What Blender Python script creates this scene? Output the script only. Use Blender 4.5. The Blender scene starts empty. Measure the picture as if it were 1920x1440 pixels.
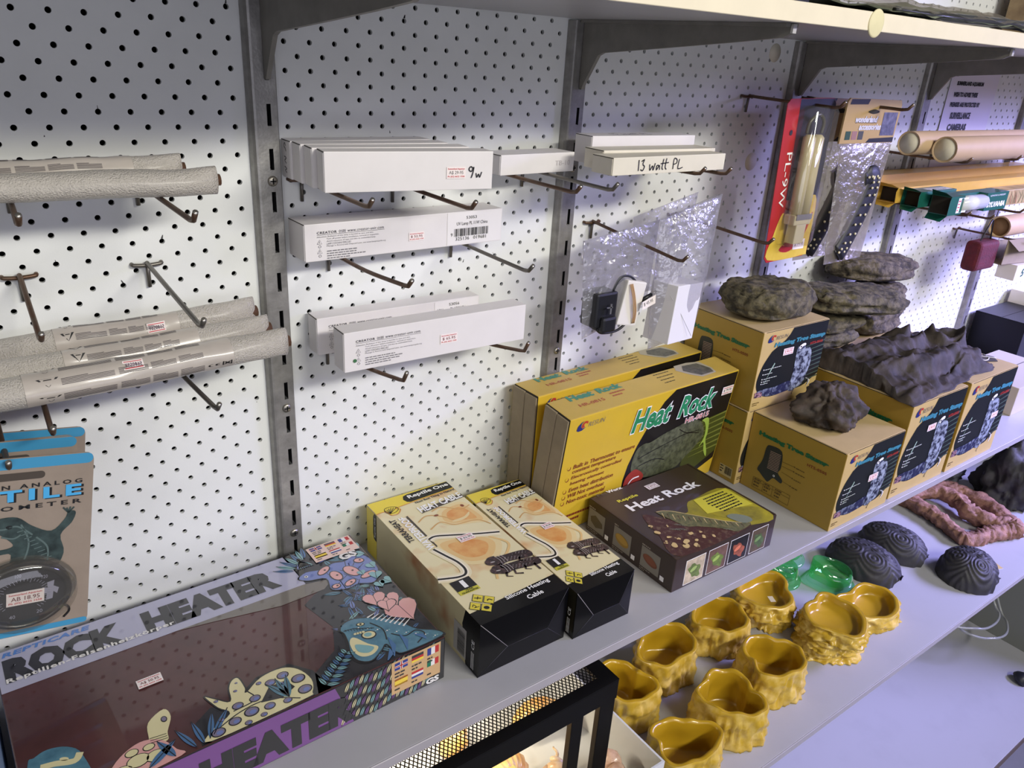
import bpy, bmesh, math, random
from mathutils import Vector, Matrix, Euler, noise
from mathutils.geometry import tessellate_polygon

# ---------------------------------------------------------------- camera, world, lights
# Everything is laid out in inches: x along the wall, y towards the room is negative, z above the main shelf.
U = 0.0254
Z0 = 0.80          # main shelf top, metres above the floor
S = bpy.context.scene
COL = S.collection
PI = math.pi
random.seed(7)

def W(x, y, z): return Vector((x*U, y*U, z*U + Z0))

def srgb(c):
    if isinstance(c, str):
        c = tuple(int(c[i:i+2], 16) for i in (0, 2, 4))
    return tuple((v/255/12.92 if v/255 <= .04045 else ((v/255+.055)/1.055)**2.4) for v in c)

cam_d = bpy.data.cameras.new('camera')
cam_d.sensor_width = 36.0
cam_d.lens = 1453.0/1920.0*36.0
cam_d.clip_start = 0.01
cam = bpy.data.objects.new('camera', cam_d)
cam.location = W(-2.441, -30.16, 23.355)
cam.rotation_euler = (1.162, -0.05908, -0.626)
COL.objects.link(cam)
S.camera = cam

wd = bpy.data.worlds.new('room_ambient'); S.world = wd
wd.use_nodes = True
wd.node_tree.nodes['Background'].inputs[0].default_value = (0.93, 0.93, 1.0, 1)
wd.node_tree.nodes['Background'].inputs[1].default_value = 0.07

def area(name, loc, target, sx, sy, power, col):
    d = bpy.data.lights.new(name, 'AREA'); d.shape = 'RECTANGLE'
    d.size = sx*U; d.size_y = sy*U; d.energy = power; d.color = col
    o = bpy.data.objects.new(name, d); o.location = W(*loc)
    o.rotation_euler = (W(*target)-W(*loc)).to_track_quat('-Z', 'Y').to_euler()
    COL.objects.link(o); return o
# ceiling fluorescent of the shop: throws the shelf shadow on the wall
area('ceiling_fluorescent', (34, -82, 56), (4, 0, 8), 44, 7, 48, (1.0, 0.965, 0.87))
area('left_fill_light', (-44, -94, 60), (0, 0, 8), 44, 7, 11, (1.0, 0.98, 0.94))  # added fill that brightens the left bay of the wall
# frontal fill added for bounce from the aisle, then lit bluish aquariums further right
area('aisle_fill_light', (-14, -110, 8), (0, 0, 8), 110, 36, 17, (0.85, 0.85, 1.0))
area('aquarium_blue_light', (106, -46, 36), (68, -6, -2), 40, 14, 20, (0.44, 0.42, 1.0)).data.spread = math.radians(62)

S.view_settings.view_transform = 'Standard'
S.view_settings.look = 'None'
S.view_settings.gamma = 1.0
S.view_settings.use_curve_mapping = False
S.view_settings.exposure = -0.12

# ---------------------------------------------------------------- materials
MATS = {}
def mat(name, col, rough=0.6, metal=0.0, coat=0.0, spec=0.5, var=0.0, vscale=60.0, col2=None,
        bump=0.0, bscale=200.0, coat_rough=0.05, detail=4.0, thresh=None, trans=0.0, alpha=None, emit=0.0):
    if name in MATS: return MATS[name]
    m = bpy.data.materials.new(name); m.use_nodes = True
    nt = m.node_tree; b = nt.nodes['Principled BSDF']; L = nt.links.new
    c = srgb(col)+(1,)
    b.inputs['Base Color'].default_value = c
    b.inputs['Roughness'].default_value = rough
    b.inputs['Metallic'].default_value = metal
    b.inputs['Specular IOR Level'].default_value = spec
    b.inputs['Coat Weight'].default_value = coat
    b.inputs['Coat Roughness'].default_value = coat_rough
    b.inputs['Transmission Weight'].default_value = trans
    if alpha is not None: b.inputs['Alpha'].default_value = alpha
    if emit:
        b.inputs['Emission Color'].default_value = c; b.inputs['Emission Strength'].default_value = emit
    if var or col2:
        tc = nt.nodes.new('ShaderNodeTexCoord')
        n = nt.nodes.new('ShaderNodeTexNoise'); n.inputs['Scale'].default_value = vscale
        n.inputs['Detail'].default_value = detail; n.inputs['Roughness'].default_value = .6
        L(tc.outputs['Object'], n.inputs['Vector'])
        r = nt.nodes.new('ShaderNodeValToRGB')
        lo, hi = thresh or (.3, .7)
        r.color_ramp.elements[0].position = lo; r.color_ramp.elements[1].position = hi
        r.color_ramp.elements[0].color = c
        c2 = srgb(col2)+(1,) if col2 else tuple(min(1, v*(1-var)) for v in c[:3])+(1,)
        r.color_ramp.elements[1].color = c2
        L(n.outputs['Fac'], r.inputs['Fac']); L(r.outputs['Color'], b.inputs['Base Color'])
    if bump:
        tc2 = nt.nodes.new('ShaderNodeTexCoord')
        n2 = nt.nodes.new('ShaderNodeTexNoise'); n2.inputs['Scale'].default_value = bscale
        n2.inputs['Detail'].default_value = 5
        L(tc2.outputs['Object'], n2.inputs['Vector'])
        bp = nt.nodes.new('ShaderNodeBump'); bp.inputs['Strength'].default_value = bump
        bp.inputs['Distance'].default_value = .002
        L(n2.outputs['Fac'], bp.inputs['Height']); L(bp.outputs['Normal'], b.inputs['Normal'])
    MATS[name] = m; return m

def film(name, tint=(235, 235, 240), gloss=0.12, haze=0.10, rough=0.08, bump=0.0, bscale=90):
    """thin clear plastic: mostly see-through, a little milky, glossy"""
    if name in MATS: return MATS[name]
    m = bpy.data.materials.new(name); m.use_nodes = True
    nt = m.node_tree; nt.nodes.clear(); N = nt.nodes.new; L = nt.links.new
    out = N('ShaderNodeOutputMaterial'); tr = N('ShaderNodeBsdfTransparent'); gl = N('ShaderNodeBsdfGlossy')
    df = N('ShaderNodeBsdfDiffuse'); m1 = N('ShaderNodeMixShader'); m2 = N('ShaderNodeMixShader')
    t = srgb(tint)
    tr.inputs['Color'].default_value = tuple(.55+.45*v for v in t)+(1,)
    df.inputs['Color'].default_value = t+(1,)
    gl.inputs['Roughness'].default_value = rough
    m1.inputs[0].default_value = haze; m2.inputs[0].default_value = gloss
    L(tr.outputs[0], m1.inputs[1]); L(df.outputs[0], m1.inputs[2])
    L(m1.outputs[0], m2.inputs[1]); L(gl.outputs[0], m2.inputs[2]); L(m2.outputs[0], out.inputs[0])
    if bump:
        tc = N('ShaderNodeTexCoord'); n = N('ShaderNodeTexNoise'); n.inputs['Scale'].default_value = bscale
        bp = N('ShaderNodeBump'); bp.inputs['Strength'].default_value = bump; bp.inputs['Distance'].default_value = .003
        L(tc.outputs['Object'], n.inputs['Vector']); L(n.outputs['Fac'], bp.inputs['Height'])
        L(bp.outputs['Normal'], gl.inputs['Normal'])
    MATS[name] = m; return m

# ---------------------------------------------------------------- mesh helpers
class MB:
    def __init__(s): s.v = []; s.f = []; s.m = []; s.mats = []; s.sm = []
    def mi(s, m):
        if m not in s.mats: s.mats.append(m)
        return s.mats.index(m)
    def add(s, vs, fs, m, smooth=False):
        o = len(s.v); i = s.mi(m)
        s.v.extend(tuple(p) for p in vs)
        for f in fs: s.f.append(tuple(o+k for k in f)); s.m.append(i); s.sm.append(smooth)
        return s
    def box(s, a, b, m):
        x0, y0, z0 = a; x1, y1, z1 = b
        vs = [(x0,y0,z0),(x1,y0,z0),(x1,y1,z0),(x0,y1,z0),(x0,y0,z1),(x1,y0,z1),(x1,y1,z1),(x0,y1,z1)]
        return s.add(vs, [(0,3,2,1),(4,5,6,7),(0,1,5,4),(1,2,6,5),(2,3,7,6),(3,0,4,7)], m)
    def prism(s, pts, axis, a, b, m):
        """extrude a 2D outline along an axis from a to b"""
        def P(p, t): return (t, p[0], p[1]) if axis == 'x' else ((p[0], t, p[1]) if axis == 'y' else (p[0], p[1], t))
        n = len(pts); vs = [P(p, a) for p in pts]+[P(p, b) for p in pts]
        tri = tessellate_polygon([[Vector((p[0], p[1], 0)) for p in pts]])
        fs = [tuple(t) for t in tri]+[tuple(n+k for k in reversed(t)) for t in tri]
        fs += [(i, (i+1) % n, n+(i+1) % n, n+i) for i in range(n)]
        return s.add(vs, fs, m)
    def tube(s, pts, r, m, n=8, caps=True, closed=False):
        pts = [Vector(p) for p in pts]; k = len(pts)
        R = r if isinstance(r, (list, tuple)) else [r]*k
        vs = []; up = None
        for i, p in enumerate(pts):
            d = (pts[(i+1) % k if closed else min(i+1, k-1)]-pts[(i-1) % k if closed else max(i-1, 0)]).normalized()
            if up is None:
                up = Vector((0,0,1)) if abs(d.z) < .9 else Vector((1,0,0))
            x = d.cross(up).normalized(); up = x.cross(d).normalized()
            for j in range(n):
                a = 2*PI*j/n; vs.append(p+(x*math.cos(a)+up*math.sin(a))*R[i])
        fs = [(i*n+j, i*n+(j+1) % n, ((i+1) % k)*n+(j+1) % n, ((i+1) % k)*n+j) for i in range(k if closed else k-1) for j in range(n)]
        if caps and not closed: fs += [tuple(reversed(range(n))), tuple((k-1)*n+j for j in range(n))]
        return s.add(vs, fs, m, True)
    def disc(s, c, nrm, r, t, m, n=16):
        nrm = Vector(nrm).normalized(); c = Vector(c)
        return s.tube([c, c+nrm*t], r, m, n)
    def build(s, name, parent=None, loc=None, rot=(0,0,0)):
        me = bpy.data.meshes.new(name)
        me.from_pydata([(x*U, y*U, z*U) for x, y, z in s.v], [], s.f)
        for m in s.mats: me.materials.append(m)
        me.polygons.foreach_set('material_index', s.m)
        me.polygons.foreach_set('use_smooth', s.sm)
        me.update()
        o = bpy.data.objects.new(name, me); COL.objects.link(o)
        if parent: o.parent = parent
        if loc is not None: o.location = W(*loc) if not parent else Vector(loc)*U
        o.rotation_euler = rot
        return o

def thing(name, label, cat, loc, rot=(0,0,0), group=None):
    o = bpy.data.objects.new(name, None); COL.objects.link(o)
    o.empty_display_size = .02
    o.location = W(*loc); o.rotation_euler = tuple(math.radians(a) for a in rot)
    o['label'] = label; o['category'] = cat
    if group: o['group'] = group
    return o
def tag(o, label, cat, group=None, kind=None):
    o['label'] = label; o['category'] = cat
    if group: o['group'] = group
    if kind: o['kind'] = kind
    return o
def struct(o, label=None):
    o['kind'] = 'structure'
    if label: o['label'] = label
    return o

def rbox(mb, L, D, H, bev, mats, O=(0,0,0), seg=2):
    """bevelled carton with its own material per side: keys top bottom front back left right, or all"""
    bm = bmesh.new(); bmesh.ops.create_cube(bm, size=1)
    for v in bm.verts: v.co = Vector(((v.co.x+.5)*L, (v.co.y+.5)*D, (v.co.z+.5)*H))
    if bev: bmesh.ops.bevel(bm, geom=bm.edges[:], offset=bev, segments=seg, affect='EDGES', profile=.6)
    bm.normal_update(); bm.verts.index_update()
    g = {}
    for f in bm.faces:
        n = f.normal
        k = max((( n.z, 'top'), (-n.z, 'bottom'), (-n.y, 'front'), (n.y, 'back'), (-n.x, 'left'), (n.x, 'right')))[1]
        g.setdefault(mats.get(k, mats.get('all')), []).append([v.index for v in f.verts])
    vs = [Vector(O)+v.co for v in bm.verts]
    for m, fs in g.items():
        mb.add(vs, fs, m)
    bm.free(); return mb

# ---------------------------------------------------------------- flat print
TXT = {}
def text_mesh(s, bold=0.0, shear=0.0, space=1.0, body=None):
    key = (s, bold, shear, space)
    if key in TXT: return TXT[key]
    c = bpy.data.curves.new('t', 'FONT'); c.body = s; c.resolution_u = 2
    c.offset = bold; c.shear = shear; c.space_character = space; c.fill_mode = 'FRONT'
    o = bpy.data.objects.new('t', c)
    me = bpy.data.meshes.new_from_object(o)
    vs = [(v.co.x, v.co.y) for v in me.vertices]; fs = [tuple(p.vertices) for p in me.polygons]
    bpy.data.objects.remove(o); bpy.data.curves.remove(c); bpy.data.meshes.remove(me)
    if not vs: TXT[key] = ([], []); return TXT[key]
    x0 = min(p[0] for p in vs); x1 = max(p[0] for p in vs); y0 = min(p[1] for p in vs); y1 = max(p[1] for p in vs)
    vs = [((x-x0)/(x1-x0 or 1), (y-y0)/(y1-y0 or 1)) for x, y in vs]
    TXT[key] = (vs, fs); return TXT[key]

class Face:
    """a printable side of a thing: O origin, A reading direction, B up direction (inches, in the thing's own frame)"""
    LAY = 0.006
    def __init__(s, th, O, A, B, fn=None, su=1.0, sv=1.0):
        s.th = th; s.O = Vector(O); s.A = Vector(A).normalized(); s.B = Vector(B).normalized()
        s.n = s.A.cross(s.B); s.parts = {}; s.fn = fn; s.su = su; s.sv = sv
    def pt(s, u, v, lay):
        h = lay*s.LAY+.003; u *= s.su; v *= s.sv
        if s.fn: return s.fn(u, v, h)
        return s.O+s.A*u+s.B*v+s.n*h
    def mb(s, part): return s.parts.setdefault(part, MB())
    def blob(s, part, pts, m, lay=1): s.poly(part, closed_smooth(pts, 4), m, lay)
    def poly(s, part, pts, m, lay=1):
        tri = tessellate_polygon([[Vector((p[0], p[1], 0)) for p in pts]])
        ar = sum(pts[i-1][0]*pts[i][1]-pts[i][0]*pts[i-1][1] for i in range(len(pts)))
        fs = []
        for t in tri:
            a, b, c = (pts[k] for k in t)
            if (b[0]-a[0])*(c[1]-a[1])-(c[0]-a[0])*(b[1]-a[1]) < 0: t = t[::-1]
            fs.append(tuple(t))
        s.mb(part).add([s.pt(u, v, lay) for u, v in pts], fs, m)
    def rect(s, part, u0, v0, u1, v1, m, lay=1): s.poly(part, [(u0,v0),(u1,v0),(u1,v1),(u0,v1)], m, lay)
    def rrect(s, part, u0, v0, u1, v1, r, m, lay=1):
        p = []
        for cx, cy, a0 in ((u1-r, v0+r, -90), (u1-r, v1-r, 0), (u0+r, v1-r, 90), (u0+r, v0+r, 180)):
            for k in range(5):
                a = math.radians(a0+k*22.5); p.append((cx+r*math.cos(a), cy+r*math.sin(a)))
        s.poly(part, p, m, lay)
    def ell(s, part, cu, cv, ru, rv, m, lay=1, rot=0, n=16):
        c, q = math.cos(math.radians(rot)), math.sin(math.radians(rot)); p = []
        for k in range(n):
            a = 2*PI*k/n; x = ru*math.cos(a); y = rv*math.sin(a); p.append((cu+x*c-y*q, cv+x*q+y*c))
        s.poly(part, p, m, lay)
    def outline(s, part, pts, w, m, lay=1):
        q = closed_smooth(pts, 4); s.line(part, q+[q[0], q[1]], w, m, lay)
    def line(s, part, pts, w, m, lay=1):
        n = len(pts); L_ = []; R_ = []
        for i in range(n):
            a = pts[max(i-1, 0)]; b = pts[min(i+1, n-1)]
            dx, dy = b[0]-a[0], b[1]-a[1]; q = math.hypot(dx, dy) or 1
            ww = w[i] if isinstance(w, (list, tuple)) else w
            nx, ny = -dy/q*ww/2, dx/q*ww/2
            L_.append((pts[i][0]+nx, pts[i][1]+ny)); R_.append((pts[i][0]-nx, pts[i][1]-ny))
        vs = [s.pt(u, v, lay) for u, v in R_]+[s.pt(u, v, lay) for u, v in L_]
        s.mb(part).add(vs, [(i, i+1, n+i+1, n+i) for i in range(n-1)], m)
    def curve(s, part, pts, w, m, lay=1, sub=6):
        s.line(part, smooth_pts(pts, sub), w, m, lay)
    def text(s, part, txt, u, v, w, h, m, rot=0, bold=0.0, shear=0.0, lay=3, space=1.0, slope=0.0):
        vs, fs = text_mesh(txt, bold, shear, space)
        c, q = math.cos(math.radians(rot)), math.sin(math.radians(rot)); P = []
        for x, y in vs:
            x *= w; y = y*h+x*slope
            P.append(s.pt(u+x*c-y*q, v+x*q+y*c, lay))
        s.mb(part).add(P, fs, m)
    def greek(s, part, u, v, w, n, lh, m, lay=3, fill=.45, seed=0, center=False):
        """rows of print too small to read"""
        rnd = random.Random(seed)
        for i in range(n):
            vv = v-i*lh; ww = w*(rnd.uniform(.72, 1) if i < n-1 else rnd.uniform(.35, .8))
            x = u+(w-ww)/2 if center else u; end = x+ww
            while x < end-.03:
                q = min(rnd.uniform(.06, .22), end-x); s.rect(part, x, vv, x+q, vv+lh*fill, m, lay); x += q+.035
    def barcode(s, part, u0, v0, u1, v1, m, lay=3, seed=1, vertical=False):
        rnd = random.Random(seed); x = 0.0
        span = (v1-v0) if vertical else (u1-u0)
        while x < span:
            w = rnd.choice((.012, .02, .03))*span/1.0*.9
            if x+w > span: break
            if vertical: s.rect(part, u0, v0+x, u1, v0+x+w, m, lay)
            else: s.rect(part, u0+x, v0, u0+x+w, v1, m, lay)
            x += w+rnd.choice((.012, .02, .03))*span*.9
    def done(s, parent=None):
        out = {}
        if parent is None:      # print belongs to the carton it is printed on
            parent = next((c for c in s.th.children if c.name.split('.')[0] in ('carton_body', 'card', 'header_card', 'paper_sheet', 'packet_body')), None)
        for k, mb in s.parts.items(): out[k] = mb.build(k.split('#')[0], parent or s.th)
        s.parts = {}
        return out

def closed_smooth(pts, sub=4):
    P = [Vector(p) for p in pts]; out = []; n = len(P)
    for i in range(n):
        p0, p1, p2, p3 = P[i-1], P[i], P[(i+1) % n], P[(i+2) % n]
        for k in range(sub):
            t = k/sub
            out.append(tuple(.5*((2*p1)+(p2-p0)*t+(2*p0-5*p1+4*p2-p3)*t*t+(3*p1-p0-3*p2+p3)*t**3)))
    return out
def smooth_pts(pts, sub=6):
    P = [Vector(p) for p in pts]; out = []; n = len(P)
    for i in range(n-1):
        p0, p1, p2, p3 = P[max(i-1, 0)], P[i], P[i+1], P[min(i+2, n-1)]
        for k in range(sub):
            t = k/sub
            out.append(tuple(.5*((2*p1)+(p2-p0)*t+(2*p0-5*p1+4*p2-p3)*t*t+(3*p1-p0-3*p2+p3)*t**3)))
    out.append(tuple(P[-1])); return out

def price(f, u, v, w, h, txt, rot=0, red=True, lay=4, part='price_sticker', ink=None):
    """white price-gun sticker: red lines above and below, the price between"""
    m = M_STICK
    c, q = math.cos(math.radians(rot)), math.sin(math.radians(rot))
    def R(a, b): return (u+a*c-b*q, v+a*q+b*c)
    f.poly(part, [R(0,0), R(w,0), R(w,h), R(0,h)], m, lay)
    rm = M_REDINK if red else (ink or M_INK)
    for (b0, s_) in ((h*.72, 'Summerland Aquarium'), (h*.08, 'Ph (02) 6622 1558')):
        vs, fs = text_mesh(s_, .02)
        f.mb(part).add([f.pt(*R(w*.06+x*w*.88, b0+y*h*.18), lay+1) for x, y in vs], fs, rm)
    vs, fs = text_mesh(txt, .01)
    f.mb(part).add([f.pt(*R(w*.12+x*w*.76, h*.34+y*h*.32), lay+1) for x, y in vs], fs, ink or M_PINK)

M_STICK = mat('price_sticker_paper', (238, 228, 226), .7)
M_REDINK = mat('red_sticker_ink', (196, 60, 70), .7)
M_PINK = mat('faded_price_ink', (120, 70, 75), .7)
M_INK = mat('black_print', (22, 22, 26), .5)
M_WHITE = mat('white_print', (240, 240, 240), .5)
# ================================================================ structure
m_peg = mat('white_pegboard_paint', (226, 228, 226), .45, var=.10, vscale=9, bump=.05, bscale=900, thresh=(.45, .8))
m_dark = mat('painted_recess_shade', (14, 14, 16), .9)  # black colour stands in for the shade in voids and recesses
m_metal = mat('scuffed_galvanised_steel', (158, 156, 152), .42, metal=.55, var=.35, vscale=70, bump=.12, bscale=400)
m_bracket = mat('grey_painted_bracket', (132, 129, 122), .5, var=.25, vscale=40)
m_melamine = mat('white_melamine', (168, 168, 172), .38, var=.07, vscale=14, thresh=(.5, .8))
m_edge = mat('cream_edge_band', (232, 222, 200), .45, var=.06, vscale=30)
m_edge2 = mat('pale_edge_band', (164, 160, 166), .45, var=.06, vscale=30)
m_plain = mat('plain_backboard', (205, 208, 200), .6)
m_scuff = mat('black_scuff_mark', (70, 68, 70), .8)

UPR = [-40, 8.0, 23.0, 40.1, 55.3, 71.9, 110]
ZROW = lambda r: 21.1-0.5*r

def peg_panel(i, x0, x1, zlo, zhi):
    mb = MB(); N = 12; Rh = .1; dep = .16
    bd = [(.5,0),(.5,.25),(.25,.25),(0,.25),(-.25,.25),(-.5,.25),(-.5,0),(-.5,-.25),(-.25,-.25),(0,-.25),(.25,-.25),(.5,-.25)]
    hc = [(Rh*math.cos(2*PI*k/N), Rh*math.sin(2*PI*k/N)) for k in range(N)]
    vs = []; fs = []
    def quad(a, b, c, d):   # x range a..b, z range c..d filler
        if b-a < 1e-4: return
        o = len(vs); vs.extend([(a,0,c),(b,0,c),(b,0,d),(a,0,d)]); fs.append((o, o+1, o+2, o+3))
    r0 = math.ceil((21.1-zhi)/.5); r1 = math.floor((21.1-zlo)/.5)
    for r in range(r0, r1+1):
        z = ZROW(r); sh = 0 if r % 2 == 0 else .5
        c0 = math.ceil(x0+.12+.5-sh)+sh; c1 = math.floor(x1-.12-.5-sh)+sh
        cols = []; c = c0
        while c <= c1+1e-6: cols.append(c); c += 1
        for c in cols:
            o = len(vs)
            for (x, y) in hc: vs.append((c+x, 0, z+y))
            for (x, y) in bd: vs.append((c+x, 0, z+y))
            for (x, y) in hc: vs.append((c+x, dep, z+y))
            for k in range(N):
                j = (k+1) % N
                fs.append((o+N+k, o+N+j, o+j, o+k)); fs.append((o+k, o+j, o+2*N+j, o+2*N+k))
        quad(x0, cols[0]-.5, z-.25, z+.25); quad(cols[-1]+.5, x1, z-.25, z+.25)
    quad(x0, x1, ZROW(r0)+.25, zhi+.3)
    mb.add(vs, [f[::-1] for f in fs], m_peg)
    return mb
wall = MB()
wall.add([(-44,.8,-31.5),(114,.8,-31.5),(114,.8,48),(-44,.8,48)], [(0,1,2,3)], m_dark)
wall_o = struct(wall.build('wall_back', loc=(0,0,0)), 'white perforated pegboard wall behind the shelves')
for i in range(6):
    hi = 36 if i >= 3 else 25.2
    pnl = peg_panel(i, UPR[i], UPR[i+1], 0.0, hi).build('pegboard_panel', wall_o)
# plain board under the main shelf
MB().box((-40, 0, -31.5), (110, .5, -.4), m_plain).build('backboard', wall_o)
# marks on the pegboard: scuffs beside holes and two old round sticker ghosts
m_ghost = mat('old_tape_residue', (214, 208, 188), .6)
gh = MB()
for gx, gz, gr in ((37.4, 18.0, .52), (37.85, 24.0, .5)):
    gh.tube([(gx, -.002, gz), (gx, -.02, gz)], gr, m_ghost, 24)
gh.build('round_residue_mark', wall_o)
sc = MB(); rr = random.Random(3)
for k in range(70):
    x = rr.uniform(-3, 40); z = rr.uniform(1, 24.5); a = rr.uniform(-.5, .5)+PI/2; l = rr.uniform(.03, .2); w = rr.uniform(.012, .045)
    if rr.random() < .45:
        rrw = rr.randint(-6, 40); z = ZROW(rrw)+.1; x = round(x)+(0 if rrw % 2 == 0 else .5); l = rr.uniform(.05, .16)
    dx, dz = math.cos(a)*l, math.sin(a)*l
    sc.add([(x-w, -.004, z), (x+w, -.004, z), (x+dx+w*.4, -.004, z+dz), (x+dx-w*.4, -.004, z+dz)], [(0,1,2,3)], m_scuff)
sc.build('scuff_marks', wall_o)['kind'] = 'stuff'

floor = struct(MB().box((-80,-140,-31.7), (160, 1, -31.5), mat('grey_shop_floor', (120, 120, 122), .6, var=.2, vscale=6)).build('floor', loc=(0,0,0)))

# ---------------------------------------------------------------- uprights
def upright(i, x):
    zlo, zhi = (-.0, 24.7)
    t = thing('slotted_upright', ['', 'slotted steel upright between the lamp tubes and the white lamp boxes',
        'slotted steel upright to the right of the stacked white lamp boxes', 'slotted steel upright behind the red lamp blister pack',
        'slotted steel upright just left of the paper notice', 'slotted steel upright rising behind the black carton'][i], 'upright rail', (x, 0, 0), group='slotted uprights on the wall')
    mb = MB(); fx0, fx1, fy = -.34, .46, -.42; s0, s1 = .06, .22
    P = [(-.56, -.02), (-.56, -.10), (-.50, -.30), (-.42, -.40), (fx0, fy)]
    for a, b in zip(P[:-1], P[1:]):
        mb.add([(a[0],a[1],zlo),(b[0],b[1],zlo),(b[0],b[1],zhi),(a[0],a[1],zhi)], [(0,1,2,3)], m_metal, True)
    mb.add([(fx1,fy,zlo),(fx1+.04,fy+.04,zlo),(fx1+.04,fy+.04,zhi),(fx1,fy,zhi)], [(0,1,2,3)], m_metal)
    mb.add([(fx1+.04,fy+.04,zlo),(fx1+.04,-.02,zlo),(fx1+.04,-.02,zhi),(fx1+.04,fy+.04,zhi)], [(0,1,2,3)], m_metal)
    def strip(a, b, c, d): mb.add([(a,fy,c),(b,fy,c),(b,fy,d),(a,fy,d)], [(0,1,2,3)], m_metal)
    strip(fx0, s0, zlo, zhi); strip(s1, fx1, zlo, zhi)
    z = zlo; k = 0
    zs = [zhi-.55-1.6*j for j in range(16)]
    top = zhi
    for zz in zs:
        if zz-.78 < zlo: break
        strip(s0, s1, zz, top)
        a, b = zz-.78, zz
        mb.add([(s0,fy,a),(s0,-.03,a),(s0,-.03,b),(s0,fy,b)], [(0,1,2,3)], m_dark)
        mb.add([(s1,fy,a),(s1,fy,b),(s1,-.03,b),(s1,-.03,a)], [(0,1,2,3)], m_dark)
        mb.add([(s0,-.03,a),(s1,-.03,a),(s1,-.03,b),(s0,-.03,b)], [(0,1,2,3)], m_dark)
        top = a
    strip(s0, s1, zlo, top)
    mb.build('rail', t)
    for zz in (17.35, 9.15, .95+1.5):
        zq = min(zs, key=lambda q: abs(q+.4-zz))+.41
        sm = MB(); sm.tube([(.12, fy, zq), (.12, fy-.05, zq), (.12, fy-.085, zq)], [.2, .19, .1], mat('zinc_screw', (165, 160, 150), .35, metal=.9), 16)
        sm.box((.0, fy-.1, zq-.025), (.24, fy-.083, zq+.025), m_dark); sm.box((.095, fy-.1, zq-.12), (.145, fy-.083, zq+.12), m_dark)
        sm.build('screw', t)
for i in range(1, 6): upright(i, UPR[i])

# ---------------------------------------------------------------- shelves and brackets
def shelf(name, label, x0, x1, y0, y1, z0, z1, edge):
    t = thing(name, label, 'shelf', ((x0+x1)/2, y0, z0)); ox = (x0+x1)/2; hx = (x1-x0)/2
    mb = MB(); rbox(mb, 2*hx, y1-y0-.06, z1-z0, .03, {'all': m_melamine}, (-hx, .06, 0)); mb.build('board', t)
    mb = MB(); rbox(mb, 2*hx, .06, z1-z0, .02, {'all': edge}, (-hx, 0, 0), 1); mb.build('edge_band', t)
    return t
shelf('wall_shelf', 'upper white shelf with cream front edge above the pegboard', -40, 110, -12.1, -.5, 24.75, 25.4, m_edge)
shelf('wall_shelf', 'main white shelf holding the heater cartons', -40, 110, -12.25, -.02, -.46, 0, m_edge2)
shelf('wall_shelf', 'lower white shelf carrying the yellow bowls', -40, 110, -15.85, -.02, -9.65, -9.2, m_edge2)
shelf('wall_shelf', 'bottom white board below the lower shelf', -40, 110, -18.3, -.02, -28.2, -27.4, mat('brown_worn_edge', (96, 84, 76), .7))
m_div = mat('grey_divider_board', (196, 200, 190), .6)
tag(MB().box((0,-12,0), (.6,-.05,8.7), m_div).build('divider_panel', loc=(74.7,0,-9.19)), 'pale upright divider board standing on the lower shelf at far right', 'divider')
tag(MB().box((0,-18,0), (.6,-.05,17.7), mat('painted_shade_grey_board', (120, 122, 116), .6)).build('divider_panel', loc=(74.7,0,-27.39)), 'grey upright divider board below the lower shelf', 'divider')  # shade below the lower shelf is put into this darker grey

prof = [(-.45,24.72),(-.45,21.8),(-.62,21.8),(-.75,22.05),(-1.56,23.28),(-1.87,23.41),(-6.08,23.78),(-9.15,24.06),(-11.3,24.28),(-11.6,24.42),(-11.6,24.72)]
for i, lb in enumerate(('dark steel shelf bracket above the stacked white lamp boxes', 'grey shelf bracket on the second upright', 'grey shelf bracket above the red lamp blister pack', 'grey shelf bracket above the paper notice', 'grey shelf bracket at the far right end of the upper shelf')):
    x = UPR[i+1]+.13
    mb = MB(); mb.prism(prof, 'x', -.09, .09, m_bracket)
    b = thing('shelf_bracket', lb, 'bracket', (x, 0, 0), group='brackets under the upper shelf')
    mb.build('plate', b)
    MB().box((-.35,-11.55,24.62), (.35,-.5,24.74), m_bracket).build('top_flange', b)
    MB().box((-.1,-11.68,24.42), (.1,-11.58,24.72), mat('worn_bright_steel', (206, 204, 200), .35, metal=.4)).build('worn_tip', b)
    MB().box((-.06,-.46,22.0), (.06,-.3,23.2), m_dark).build('hanging_lug', b)

# white felt pad stuck on the upper shelf edge
pad = MB(); pad.tube([(0,0,0),(0,-.03,0),(0,-.05,0)], [.5,.5,.44], mat('yellowed_round_sticker', (222, 214, 176), .7, var=.1), 24)
tag(pad.build('round_sticker', loc=(27.4,-12.1,25.02)), 'round yellowed sticker on the cream edge of the upper shelf', 'sticker')
# ================================================================ cartons on the main shelf
m_card = mat('raw_grey_cardboard', (150, 136, 112), .85, var=.18, vscale=40)
m_cardD = mat('dark_carton_seam', (48, 42, 36), .9)

def box_faces(t, L, D, H, su=1, sv=1):
    return (Face(t, (0,0,H), (1,0,0), (0,1,0)), Face(t, (0,0,0), (1,0,0), (0,0,1)), Face(t, (0,D,0), (0,-1,0), (0,0,1)))

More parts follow.
